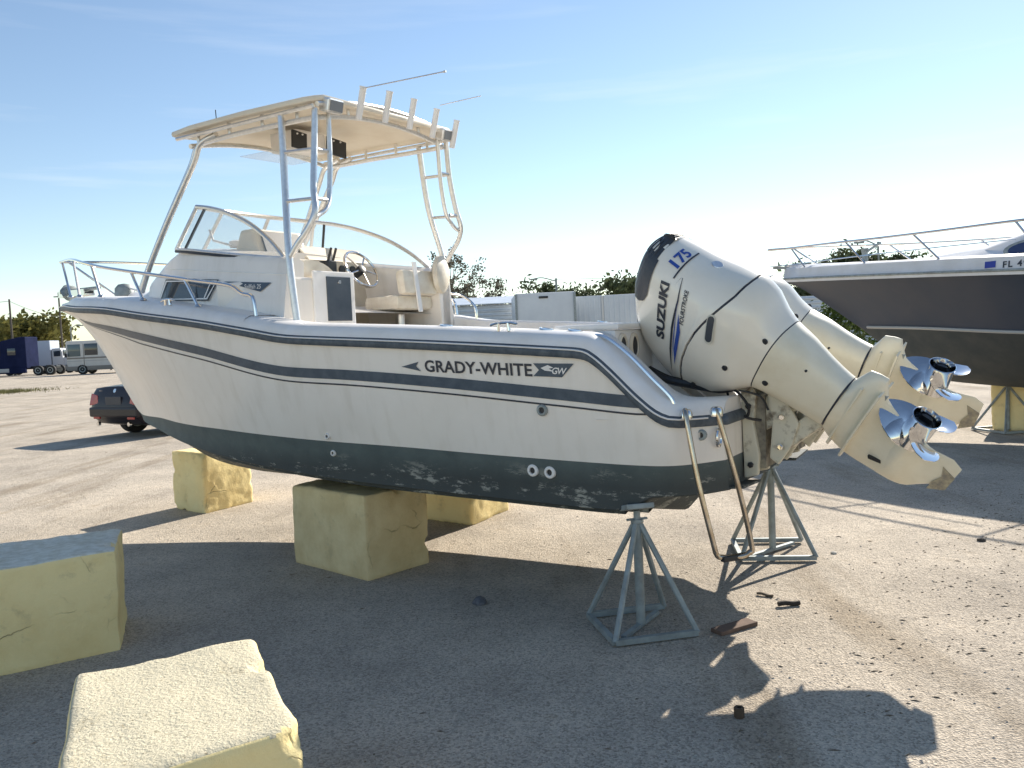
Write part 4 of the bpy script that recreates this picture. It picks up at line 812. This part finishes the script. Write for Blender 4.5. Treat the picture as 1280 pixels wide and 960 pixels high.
q = M(); pts = [(a, y, float(np.interp(a, [5, 9], [sh2(5) + .40, sh2(9) + .26]))) for a, y, z in pts if a >= 5.0]; q.tube(pts, .008, 6); q.build('lower_rail', steel, rl, True)
for s in (1, -1):
    for at, ab in ((8.85, 8.45), (7.55, 7.15), (6.35, 5.95), (5.0, 4.7)):
        q = M(); t0 = r2(at); q.tube([(t0[0], s * t0[1], t0[2]), (ab, s * (w2(ab) - .06), sh2(ab) + .2)], .014, 8); q.build('stanchion', steel, rl, True)
fn5 = lambda a0, z0: (lambda x, y: (a0 - x, w2(a0 - x) + .012 - .03 * ((z0 + y - sh2(a0 - x) - .05) / .15) + .004, z0 + y))
v5, f5 = text_mesh('FL 4908', .105, .003, 0, .2, 1.25); decal('registration_number', (v5, f5), fn5(5.12, sh2(4.8) + .085), decalk, b2)
decal('registration_sticker', flat_mesh([[(0, 0), (.13, 0), (.13, .08), (0, .08)]], .05), fn5(5.33, sh2(4.9) + .09), mat('sticker_blue', (.03, .05, .32), .4), b2)
q = M(); q.lathe([(0, .05), (.12, .045), (.2, .06)], (7.6, .0, sh2(7.6) + .27), (0, 0, 1), 10); q.tube([(7.6, 0, sh2(7.6) + .4), (7.3, .1, sh2(7.6) + .52)], .02, 6); q.build('windlass', galv, b2)
q = M(); q.prism([(8.9, .03, 2.60), (9.2, .03, 2.64), (9.2, .03, 2.59), (8.8, .03, 2.55)], (0, -.06, 0)); q.build('anchor_roller', galv, b2)

# ================================================================== CAR
def wheel(q_parent, c, r, w, side=1):
    q = M(); q.lathe([(-w / 2, r * .62), (-w / 2, r * .92), (-w / 2 + .03, r), (w / 2 - .03, r), (w / 2, r * .92), (w / 2, r * .62)], c, (0, 1, 0), 26); wo_ = q.build('wheel', tyre, q_parent, True)
    q = M(); q.lathe([(-w / 2 - .005, r * .60), (w / 2 + .005, r * .60), (w / 2 + .005, r * .5), (w / 2 - .03, r * .2), (w / 2 + .01, r * .1)], c, (0, side, 0), 18); q.build('rim', galv, wo_, True); return wo_
car = empty('sedan', (-7.95, 16.55, 0), (0, 0, R(59))); tag(car, 'dark sedan with red tail lights parked behind the bow', 'car')
cpaint = mat('car_paint_dark', (.016, .011, .014), .38, coat=.15, spec=.35, c2=(.022, .015, .019), vscale=1.5)
CS = [(0, .70, .50, .62, .30), (.06, .80, .40, .95, .28), (.14, .86, .30, 1.03, .24), (.5, .89, .22, 1.06, .22), (1.0, .90, .20, 1.03, .2), (2.0, .905, .20, .96, .2), (3.2, .90, .20, .93, .2), (4.0, .87, .22, .84, .2), (4.45, .78, .28, .70, .24), (4.62, .62, .36, .58, .3)]
q = M(); rws = []
for x, hw, zb, zt, _ in CS:
    h = zt - zb; pr_ = [(hw * .80, zb), (hw * .97, zb + h * .12), (hw, zb + h * .40), (hw * .985, zb + h * .66), (hw * .93, zb + h * .86), (hw * .82, zb + h * .97), (hw * .5, zt), (0, zt + .012)]; rws.append([(x, y, z) for y, z in pr_] + [(x, -y, z) for y, z in pr_[-2::-1]])
q.grid(rws); q.add(rws[0], [tuple(range(15))]); q.add(rws[-1], [tuple(range(15))]); q.add([r[0] for r in rws] + [r[-1] for r in rws], [(i, i + 1, len(rws) + i + 1, len(rws) + i) for i in range(len(rws) - 1)])
cbo = q.build('body', cpaint, car, True, 40)
q = M(); q.grid([[(x, s * y, z) for s, y, z in ((1, hw, zb), (1, hw * .93, zb + (zt - zb) * .6), (1, hw * .78, zt - .02), (1, 0, zt), (-1, hw * .78, zt - .02), (-1, hw * .93, zb + (zt - zb) * .6), (-1, hw, zb))] for x, hw, zb, zt in ((.78, .74, 1.0, 1.03), (1.35, .76, .98, 1.36), (1.7, .76, .97, 1.42), (2.4, .75, .95, 1.43), (2.75, .74, .94, 1.36), (3.45, .70, .90, .95))]); q.build('greenhouse', winglass, car, True, 50)
q = M(); q.grid([[(x, s * y, z) for s, y, z in ((1, .66, zt - .05), (1, .58, zt + .004), (1, 0, zt + .02), (-1, .58, zt + .004), (-1, .66, zt - .05))] for x, zt in ((1.30, 1.35), (1.7, 1.425), (2.4, 1.435), (2.75, 1.365))]); q.build('roof', cpaint, car, True, 50)
for y in (.80, -.80): wheel(car, (1.0, y * 1.0, .32), .32, .22, 1 if y > 0 else -1); wheel(car, (3.7, y, .32), .32, .22, 1 if y > 0 else -1)
for s in (1, -1):
    q = M(); q.prism([(.045, s * .80, .66), (.05, s * .50, .68), (.07, s * .54, .86), (.085, s * .76, .90)], (-.035, 0, .01)); q.build('tail_light', redl, car, bevel=.01)
    q = M(); q.box((.0, s * .55, .42), (.03, .20, .05)); q.build('bumper_reflector', redl, car); q = M(); q.lathe([(0, .04), (.05, .042), (.05, .032)], (.02, s * .5, .30), (-1, 0, 0), 14); q.build('exhaust_pipe', steel, car, True)
q = M(); q.box((.025, 0, .53), (.10, 1.56, .20)); q.build('bumper', cpaint, car, bevel=.04)
q = M(); q.box((.02, 0, .76), (.03, .50, .17)); q.build('plate_recess', mat('plate_dark', (.05, .05, .06), .5), car, bevel=.01)
q = M(); q.lathe([(0, .045), (.012, .04)], (.07, 0, .955), (-1, 0, .3), 16); q.build('boot_badge', steel, car, True)
q = M(); q.box((.075, .45, .945), (.01, .16, .03)); q.box((.075, -.45, .945), (.01, .2, .025)); q.build('boot_lettering', steel, car)

# ================================================================== RV, TRUCKS
def rbox(name, c, d, m, parent, bev=.08): q = M(); q.box(c, d); return q.build(name, m, parent, True, 40, bevel=bev)
rvw = mat('rv_white', (.62, .60, .57), .4, c2=(.55, .53, .5), vscale=1.5); rvg = mat('rv_grey', (.22, .20, .18), .5); lt = mat('rv_silver', (.40, .40, .40), .45)
rv = empty('motorhome', (-42.3, 80.5, 0), (0, 0, R(6))); tag(rv, 'white motorhome with big windscreen far behind the bow', 'motorhome')
body = rbox('body', (4.2, 0, 1.95), (8.4, 2.5, 2.5), rvw, rv, .15); rbox('skirt', (4.2, 0, .68), (8.38, 2.46, .62), rvg, rv, .05); rbox('roof_unit', (5, 0, 3.3), (1.2, 1.0, .25), rvw, rv)
rbox('windscreen', (-.03, 0, 2.25), (.1, 2.1, 1.25), winglass, rv, .04); rbox('side_window', (.75, -1.25, 2.3), (1.15, .06, 1.15), mat('rv_glass', (.10, .14, .15), .05), rv, .03); rbox('side_window', (2.3, -1.25, 2.35), (1.2, .06, 1.1), winglass, rv, .03); rbox('side_window', (5, -1.25, 2.45), (1.6, .06, .8), winglass, rv, .03)
rbox('stripe', (4.2, -1.26, 1.55), (8.3, .03, .14), rvg, rv, .01); rbox('stripe', (4.2, -1.26, 1.28), (8.3, .03, .06), lt, rv, .01); rbox('door_seam', (1.62, -1.262, 1.8), (.05, .03, 2.2), rvg, rv, .01); rbox('mirror', (.05, -1.45, 1.85), (.12, .3, .35), blackp, rv, .03); rbox('bumper', (-.08, 0, .75), (.2, 2.4, .35), rvg, rv, .05)
for x in (1.4, 6.3):
    for y in (-1.1, 1.1): wheel(rv, (x, y, .48), .48, .3, 1 if y > 0 else -1)
bt = empty('semi_truck', (-51.9, 85, 0), (0, 0, R(183))); tag(bt, 'dark blue sleeper semi truck at the left edge of the lot', 'truck')
blue = mat('truck_blue', (.010, .015, .045), .8, spec=.05, c2=(.016, .022, .065), vscale=1.)
q = M(); q.prism([(-3.2, 1.25, .75), (-3.2, 1.25, 3.95), (-2.6, 1.25, 3.95), (-.8, 1.25, 3.6), (.5, 1.25, 2.9), (.9, 1.25, 2.0), (2.7, 1.25, 1.75), (2.9, 1.25, .75)], (0, -2.5, 0)); q.build('cab', blue, bt, bevel=.1)
for x in (-.5, -2.0): rbox('side_window', (x + .2, 1.27, 2.5), (.8, .05, .7), winglass, bt, .03)
rbox('fairing', (-1.6, 1.2, .6), (3.0, .3, .6), blue, bt, .05); rbox('chassis', (-3.6, 0, .8), (4.2, .9, .3), blackp, bt, .03); rbox('fuel_tank', (-.8, 1.28, .62), (1.4, .2, .4), lt, bt, .05)
for x in (1.9, -4.2, -5.4):
    for y in (-1.0, 1.0): wheel(bt, (x, y, .5), .5, .35, 1 if y > 0 else -1)
wt = empty('box_truck', (-50.0, 92, 0), (0, 0, R(186))); tag(wt, 'white day cab truck between the blue semi and the motorhome', 'truck')
whitet = mat('truck_white', (.55, .57, .60), .45, c2=(.48, .5, .53), vscale=1.); 
q = M(); q.prism([(.0, 1.1, .8), (.0, 1.1, 2.7), (-.9, 1.1, 2.75), (-1.1, 1.1, 2.3), (-1.15, 1.1, .8)], (0, -2.2, 0)); q.build('cab', whitet, wt, bevel=.08)
q = M(); q.prism([(-1.1, 1.0, .7), (-1.1, 1.0, 1.75), (-2.3, 1.0, 1.55), (-2.5, 1.0, .7)], (0, -2.0, 0)); q.build('hood', whitet, wt, bevel=.1)
rbox('box_body', (3.0, 0, 2.25), (5.8, 2.4, 2.7), mat('box_pale_blue', (.42, .47, .56), .5), wt, .03); rbox('side_window', (-.55, 1.12, 2.15), (.7, .05, .6), winglass, wt, .03); rbox('windscreen', (-1.12, 0, 2.2), (.06, 1.9, .6), winglass, wt, .02); rbox('chassis', (2, 0, .75), (7, .9, .25), blackp, wt, .03)
for x in (-1.7, .9, 4.5):
    for y in (-1.0, 1.0): wheel(wt, (x, y, .48), .48, .32, 1 if y > 0 else -1)

# ================================================================== SHED, TRAILERS
corr = mat('corrugated_metal', (.66, .70, .74), .4, .1, c2=(.56, .60, .64), vscale=1.2)
shed = empty('metal_shed', (-3.0, 52, 0)); tag(shed, 'low shed of horizontal corrugated metal beyond the cockpit', 'shed')
rbox('wall', (-1.0, .1, 1.85), (11, .1, 3.7), corr, shed, .02)
for i in range(14):
    q = M(); q.tube([(-6.5, 0, .2 + i * .26), (4.5, 0, .2 + i * .26)], .07, 6); q.build('corrugated_ridge', corr, shed, True)
q = M(); q.prism([(-6.7, -.3, 3.72), (-6.7, 3.5, 4.3), (-6.7, 3.5, 4.36), (-6.7, -.3, 3.78)], (11.4, 0, 0)); q.build('roof', corr, shed)
tr1 = empty('box_trailer', (2.0, 45, 0), (0, 0, R(2))); tag(tr1, 'plain white box trailer seen end on beyond the stern', 'trailer')
whb = mat('trailer_white', (.70, .73, .75), .45, c2=(.62, .65, .68), vscale=.8)
rbox('body', (0, 3, 2.45), (3.2, 6, 3.0), whb, tr1, .06); rbox('corner_post', (1.58, -.02, 2.4), (.12, .1, 3.0), galv, tr1, .02); rbox('corner_post', (-1.58, -.02, 2.4), (.12, .1, 3.0), galv, tr1, .02); rbox('marker_light', (-.1, -.03, 3.7), (.5, .06, .12), blackp, tr1, .02); rbox('chassis', (0, 3, .75), (2.2, 5.8, .35), blackp, tr1, .03)
for x in (-1.2, 1.2): wheel(tr1, (x, 4.0, .5), .5, .3); bpy.data.objects[-1] if False else None
tr2 = empty('ribbed_container', (5.3, 46, 0), (0, 0, R(-6))); tag(tr2, 'pale ribbed container with dark right corner beside the white box trailer', 'container')
rbox('body', (0, 1.5, 1.95), (3.6, 3, 3.5), whb, tr2, .04)
for i in range(13):
    rbox('rib', (-1.68 + i * .28, -.02, 1.95), (.09, .06, 3.4), whb, tr2, .015)
rbox('corner_post', (1.84, -.02, 1.95), (.14, .12, 3.55), blackp, tr2, .02); rbox('door_gap', (-.12, -.05, 1.95), (.10, .05, 3.45), mat('door_edge', (.7, .68, .64), .6), tr2, .01)
sh = empty('metal_warehouse', (20.0, 48, 0), (0, 0, R(-4))); tag(sh, 'pale metal warehouse wall glimpsed between far motor and dark boat', 'warehouse')
rbox('wall', (0, .1, 1.6), (9.0, .1, 3.2), corr, sh, .02)
for i in range(12):
    q = M(); q.tube([(-4.5, 0, .2 + i * .26), (4.5, 0, .2 + i * .26)], .07, 6); q.build('corrugated_ridge', corr, sh, True)

# ================================================================== POLES AND WIRES
polem = mat('pole_wood', (.10, .085, .07), .9)
def pole(x, y, h, label, lamp=0, arm=0, r=.14):
    o = empty('utility_pole' if not lamp else 'street_lamp', (x, y, 0)); tag(o, label, 'pole' if not lamp else 'lamp')
    q = M(); q.tube([(0, 0, 0), (0, 0, h)], (r, r * .65), 8); q.build('post', polem if not lamp else galv, o, True)
    if arm: q = M(); q.box((0, 0, h - .5), (arm, .12, .12)); q.build('crossarm', polem, o)
    if lamp: q = M(); q.tube([(0, 0, h - .3), (lamp * .6, 0, h + .1), (lamp, 0, h + .05)], .05, 6, 4); ao = q.build('lamp_arm', galv, o, True); q = M(); q.box((lamp, 0, h), (.7, .25, .14)); q.build('lamp_head', galv, o, bevel=.04)
    return o
pole(-53.5, 90, 8.2, 'tall dark utility pole nearest the left edge'); pole(-54.6, 102, 9.6, 'thin tall utility pole just left of the motorhome', arm=1.2)
pole(-55, 105, 5.6, 'short street lamp right of the thin utility pole', lamp=1.3, r=.09)
pole(-50, 102, 5.4, 'small street lamp above the motorhome roof', lamp=-1.0, r=.08); pole(-46, 96, 6.6, 'dark pole touching the flare of the bow', r=.1)
pole(4.9, 84, 7.3, 'street lamp above the white box trailer', lamp=-2.2, r=.16)
pole(27.5, 62, 7.4, 'street lamp behind the rail of the dark boat', lamp=-1.4, r=.12)
def wire(a, b, sag, label):
    A, B = Vector(a), Vector(b); q = M(); q.tube([A.lerp(B, k) - Vector((0, 0, sag * 4 * k * (1 - k))) for k in np.linspace(0, 1, 24)], .022, 5); tag(q.build('power_line', blackp), label, 'power line')
wire((-90, 90, 8.1), (-53.5, 90, 8.0), .6, 'wire running from the left edge to the nearest utility pole'); wire((-53.5, 90, 8.0), (-54.6, 102, 6.6), .25, 'wire slung between the two utility poles on the left')
wire((-14, 90, 3.4), (4.9, 84, 7.2), .4, 'sagging wire left of the lamp over the box trailer'); wire((4.9, 84, 7.2), (60, 86, 7.6), .5, 'long wire from the lamp over the box trailer to the right')

# ================================================================== TREES
def leafmat(n, c, c2): 
    m = mat(n, c, .8, c2=c2, vscale=.9, spec=.2); t_, p_ = nodes(m); tr_ = t_.nodes.new('ShaderNodeBsdfTranslucent'); mx_ = t_.nodes.new('ShaderNodeMixShader'); mx_.inputs[0].default_value = .45
    t_.links.new(p_.inputs['Base Color'].links[0].from_socket, tr_.inputs[0]); t_.links.new(p_.outputs[0], mx_.inputs[1]); t_.links.new(tr_.outputs[0], mx_.inputs[2]); t_.links.new(mx_.outputs[0], t_.nodes['Material Output'].inputs[0]); return m
lf_o = leafmat('leaf_olive', (.22, .20, .06), (.12, .12, .04)); lf_g = leafmat('leaf_green', (.13, .155, .075), (.07, .09, .045)); lf_d = leafmat('leaf_dry_hazed', (.17, .16, .115), (.11, .10, .075))  # dry leaf colour is lightened to put distance haze into it
def tree(name, x, y, h, w, m, seed, label, cat='tree', n=2600, leaf=.3, trunk=.25, low=.25, bare=0., group=None):
    rg = random.Random(seed); o = empty(name, (x, y, 0)); tag(o, label, cat, group); tk_ = M(); cl = []
    th = h * low; tk_.tube([(0, 0, 0), (rg.uniform(-.2, .2), 0, th * .6), (rg.uniform(-.3, .3), 0, h * .55)], (trunk, trunk * .5), 7, 3)
    nb = 9 if not bare else 26
    for i in range(nb):
        a = rg.uniform(0, 6.28); z0 = th * .7 + rg.random() * (h * .45); rr_ = w * .5 * math.sqrt(rg.random()) ; z1 = min(h * .97, z0 + h * rg.uniform(.2, .5)); e = Vector((math.cos(a) * rr_, math.sin(a) * rr_, z1)); s0 = Vector((0, 0, z0)); mid = s0.lerp(e, .5) + Vector((rg.uniform(-.3, .3), 0, rg.uniform(-.2, .4)))
        tk_.tube([s0, mid, e], (trunk * .32, trunk * .08), 5, 3); cl.append((e, rg.uniform(.10, .2) * w))
        if bare:
            for k in range(4):
                p0 = s0.lerp(e, rg.uniform(.35, 1)); p1 = p0 + Vector((rg.uniform(-1, 1), rg.uniform(-1, 1), rg.uniform(.2, 1.2))) * h * .09; tk_.tube([p0, p1], (trunk * .10, trunk * .04), 4); cl.append((p1, w * .06))
    if not bare:
        for i in range(26):
            a = rg.uniform(0, 6.28); ph = rg.uniform(-.6, 1.5); k = rg.uniform(.55, .95)
            cl.append((Vector((math.cos(a) * math.cos(ph) * w * .5 * k, math.sin(a) * math.cos(ph) * w * .5 * k, h * (.5 + low * .4) + math.sin(ph) * h * (.5 - low * .4) * k * .95)), rg.uniform(.09, .2) * w))
    tk_.build('trunk', bark, o, True); lf = M(); vv_, ff_ = [], []
    for i in range(n):
        c, r = rg.choice(cl); d = Vector((rg.gauss(0, 1), rg.gauss(0, 1), rg.gauss(0, .8))) * r * .55; p0 = c + d
        if p0.z < .15: p0.z = .15 + rg.random() * .4
        s0 = leaf * rg.uniform(.6, 1.3); u = Vector((rg.gauss(0, 1), rg.gauss(0, 1), rg.gauss(0, 1))).normalized(); w_ = u.orthogonal().normalized(); k = len(vv_)
        vv_ += [p0 - u * s0, p0 + w_ * s0 * .55, p0 + u * s0, p0 - w_ * s0 * .55]; ff_.append((k, k + 1, k + 2, k + 3))
    lf.add(vv_, ff_); lf.build('crown', m, o); return o
tree('broadleaf_tree', -63.5, 112, 6.9, 8.5, lf_o, 1, 'wide olive tree between the two utility poles', n=5000, leaf=.4)
tree('broadleaf_tree', -73, 112, 5.2, 12, lf_o, 2, 'low olive tree behind the blue semi at the left edge', n=4000, leaf=.4)
tree('broadleaf_tree', -48, 125, 3.9, 9, lf_o, 3, 'small olive tree peeking over the motorhome roof', n=2500, leaf=.4)
tree('sparse_tree', -5.2, 78, 9.3, 6.2, lf_d, 4, 'tall thinly leaved tree right of the hardtop legs', n=2600, leaf=.16, bare=1, low=.2, trunk=.2)
tree('sparse_tree', -1.9, 80, 7.0, 4.6, lf_d, 5, 'shorter twiggy tree beside the tall thinly leaved one', n=2000, leaf=.17, bare=1, low=.1, trunk=.16)
for i, (x, y, h, w) in enumerate(((-1.0, 82, 5.2, 4.5), (1.2, 84, 4.8, 4.0), (4.2, 86, 7.0, 5.5), (7.4, 86, 6.4, 4.0))):
    tree('bush_tree', x, y, h, w, lf_g, 20 + i, ['dark bush at the right foot of the twiggy tree', 'small dark bush just left of the box trailer', 'rounded dark tree rising behind the box trailer', 'dark tree behind the ribbed container'][i], n=2200, leaf=.26, low=.1)
tree('broadleaf_tree', 12.0, 76, 6.7, 7.0, lf_g, 30, 'dense green tree left of the near motor cowling', n=4200, leaf=.28, low=.1)
tree('broadleaf_tree', 22.0, 62, 6.2, 4.6, lf_g, 31, 'dark green tree under the tip of the dark boat rail', n=3200, leaf=.24, low=.1)
tree('broadleaf_tree', 25.8, 63, 7.2, 4.8, lf_g, 32, 'taller green tree by the lamp behind the dark boat rail', n=3600, leaf=.24, low=.1)
tree('broadleaf_tree', 29.6, 63, 6.6, 3.8, lf_g, 33, 'small dark tree right of the lamp behind the dark boat', n=2600, leaf=.24, low=.1)
tree('bush', 7.4, 18.5, 2.3, 1.5, leafmat('leaf_bright', (.10, .14, .035), (.035, .06, .02)), 34, 'green bush in the gap under the dark boat stem', 'bush', n=3000, leaf=.055, trunk=.05, low=.05)
# far-off wood closing the horizon
fw_ = M(); rg = random.Random(44); vv_, ff_ = [], []
for i in range(16000):
    x = rg.uniform(-190, 220); y = 165 + 14 * math.sin(x * .021) + rg.uniform(-4, 4); top_ = 3.6 + 1.3 * noise.noise(Vector((x * .06, 0, 3))) + .8 * noise.noise(Vector((x * .25, 2, 0)))
    z = top_ * rg.random() ** .7; s0 = rg.uniform(.35, .8); u = Vector((rg.gauss(0, 1), rg.gauss(0, 1), rg.gauss(0, 1))).normalized(); w_ = u.orthogonal().normalized(); p0 = Vector((x, y, max(z, .4))); k = len(vv_)
    vv_ += [p0 - u * s0, p0 + w_ * s0 * .6, p0 + u * s0, p0 - w_ * s0 * .6]; ff_.append((k, k + 1, k + 2, k + 3))
fw_.add(vv_, ff_); tag(fw_.build('distant_wood', lf_g), 'low far-off wood along the horizon', 'wood', kind='stuff')
# grass tuft patch on the left
gr = M(); rg = random.Random(9)
for i in range(2600):
    x, y = -27.0 + rg.gauss(0, 1.3), 43 + rg.gauss(0, 1.2); a = rg.uniform(0, 6.28); h = rg.uniform(.05, .22); gr.add([(x, y, 0), (x + .03 * math.cos(a), y + .03 * math.sin(a), 0), (x + rg.gauss(0, .06), y, h)], [(0, 1, 2)])
tag(gr.build('dry_grass', mat('grass_dry', (.20, .18, .06), .9, c2=(.12, .12, .04), vscale=2)), 'patch of dry grass on the gravel at the left', 'grass', kind='stuff')

# ================================================================== LITTER ON THE GROUND
lt_ = M(); rg = random.Random(21)
for i in range(480):
    if i % 3: k = rg.random(); x = 1.7 + 3.2 * k + rg.gauss(0, .28); y = 3.6 + 4.3 * k + rg.gauss(0, .30)
    else: y = 2.6 + 12 * rg.random() ** 1.6; x = (rg.random() * 2 - 1) * .62 * y
    a = rg.uniform(-.7, .7); l = .006 + .022 * rg.random() ** 3; w = .003 + .003 * rg.random(); ca, sa = math.cos(a), math.sin(a)
    lt_.add([(x - ca * l, y - sa * l, .001), (x + sa * w, y - ca * w, .001), (x + ca * l, y + sa * l, .001), (x - sa * w, y + ca * w, .001), (x, y, .006)], [(0, 1, 4), (1, 2, 4), (2, 3, 4), (3, 0, 4)])
tag(lt_.build('dead_leaf_litter', mat('litter_brown', (.24, .18, .12), .9, c2=(.12, .09, .06), vscale=5)), 'small dead leaves and twigs scattered over the lot', 'litter', kind='stuff')
def stick(name, x, y, l, w, yaw, m, label):
    q = M(); q.grid([[(l * (k / 6 - .5), w * .5 * math.cos(x2) * (1 + .2 * math.sin(k * 2.1)), .5 * w + w * .4 * math.sin(x2) + .004 * math.sin(k)) for x2 in np.linspace(0, 2 * math.pi, 7)[:-1]] for k in range(7)], cu=True, cap=True); o = q.build(name, m); o.location = (x, y, 0); o.rotation_euler = (0, 0, yaw); tag(o, label, 'litter')
darkw = mat('dark_wood', (.045, .035, .028), .9)
stick('wood_scrap', 1.57, 4.83, .13, .035, R(4), darkw, 'dark wood scrap lying in the sun right of the boat shadow')
stick('wood_stick', 1.49, 5.03, .10, .022, R(-38), wood, 'short brown stick left of the dark wood scrap')
q = M(); q.box((0, 0, .012), (.27, .085, .024)); o = q.build('wood_plank', mat('rusty_board', (.19, .12, .085), .9, var=.4, vscale=9), bevel=.004); o.location = (1.16, 4.50, 0); o.rotation_euler = (0, 0, R(30)); tag(o, 'rusty brown board in the shadow beside the near stand', 'board')
q = M(); q.lathe([(0, .022), (.045, .022), (.045, .012), (.01, .012)], (0, 0, 0), (0, 0, 1), 6); o = q.build('hex_nut', mat('rusty_nut', (.11, .075, .05), .8, .3)); o.location = (.90, 3.46, 0); tag(o, 'small rusty nut standing in the sun at the shadow edge', 'nut')
def stone(x, y, s, label, m, seed):
    bm = bmesh.new(); bmesh.ops.create_icosphere(bm, subdivisions=2, radius=s)
    for v in bm.verts: v.co *= 1 + .35 * noise.noise(v.co * 3 / s * .3 + Vector((seed, 0, 0))); v.co.z = max(v.co.z * .6, -s * .3)
    me = bpy.data.meshes.new('stone'); bm.to_mesh(me); bm.free(); me.materials.append(m); o = bpy.data.objects.new('stone', me); col.objects.link(o); o.location = (x, y, s * .25); tag(o, label, 'stone')
stm = mat('stone_dark', (.09, .075, .06), .9, var=.4, vscale=20)
stone(3.4, 6.05, .032, 'dark stone alone on the sunlit gravel at the right', stm, 1); stone(-.27, 5.15, .05, 'grey lump in the middle of the boat shadow', mat('stone_grey', (.16, .16, .17), .8, var=.5, vscale=30), 2); stone(2.25, 5.9, .02, 'pale pebble near the foot of the sunlit stand', mat('stone_pale', (.5, .47, .42), .9), 3)
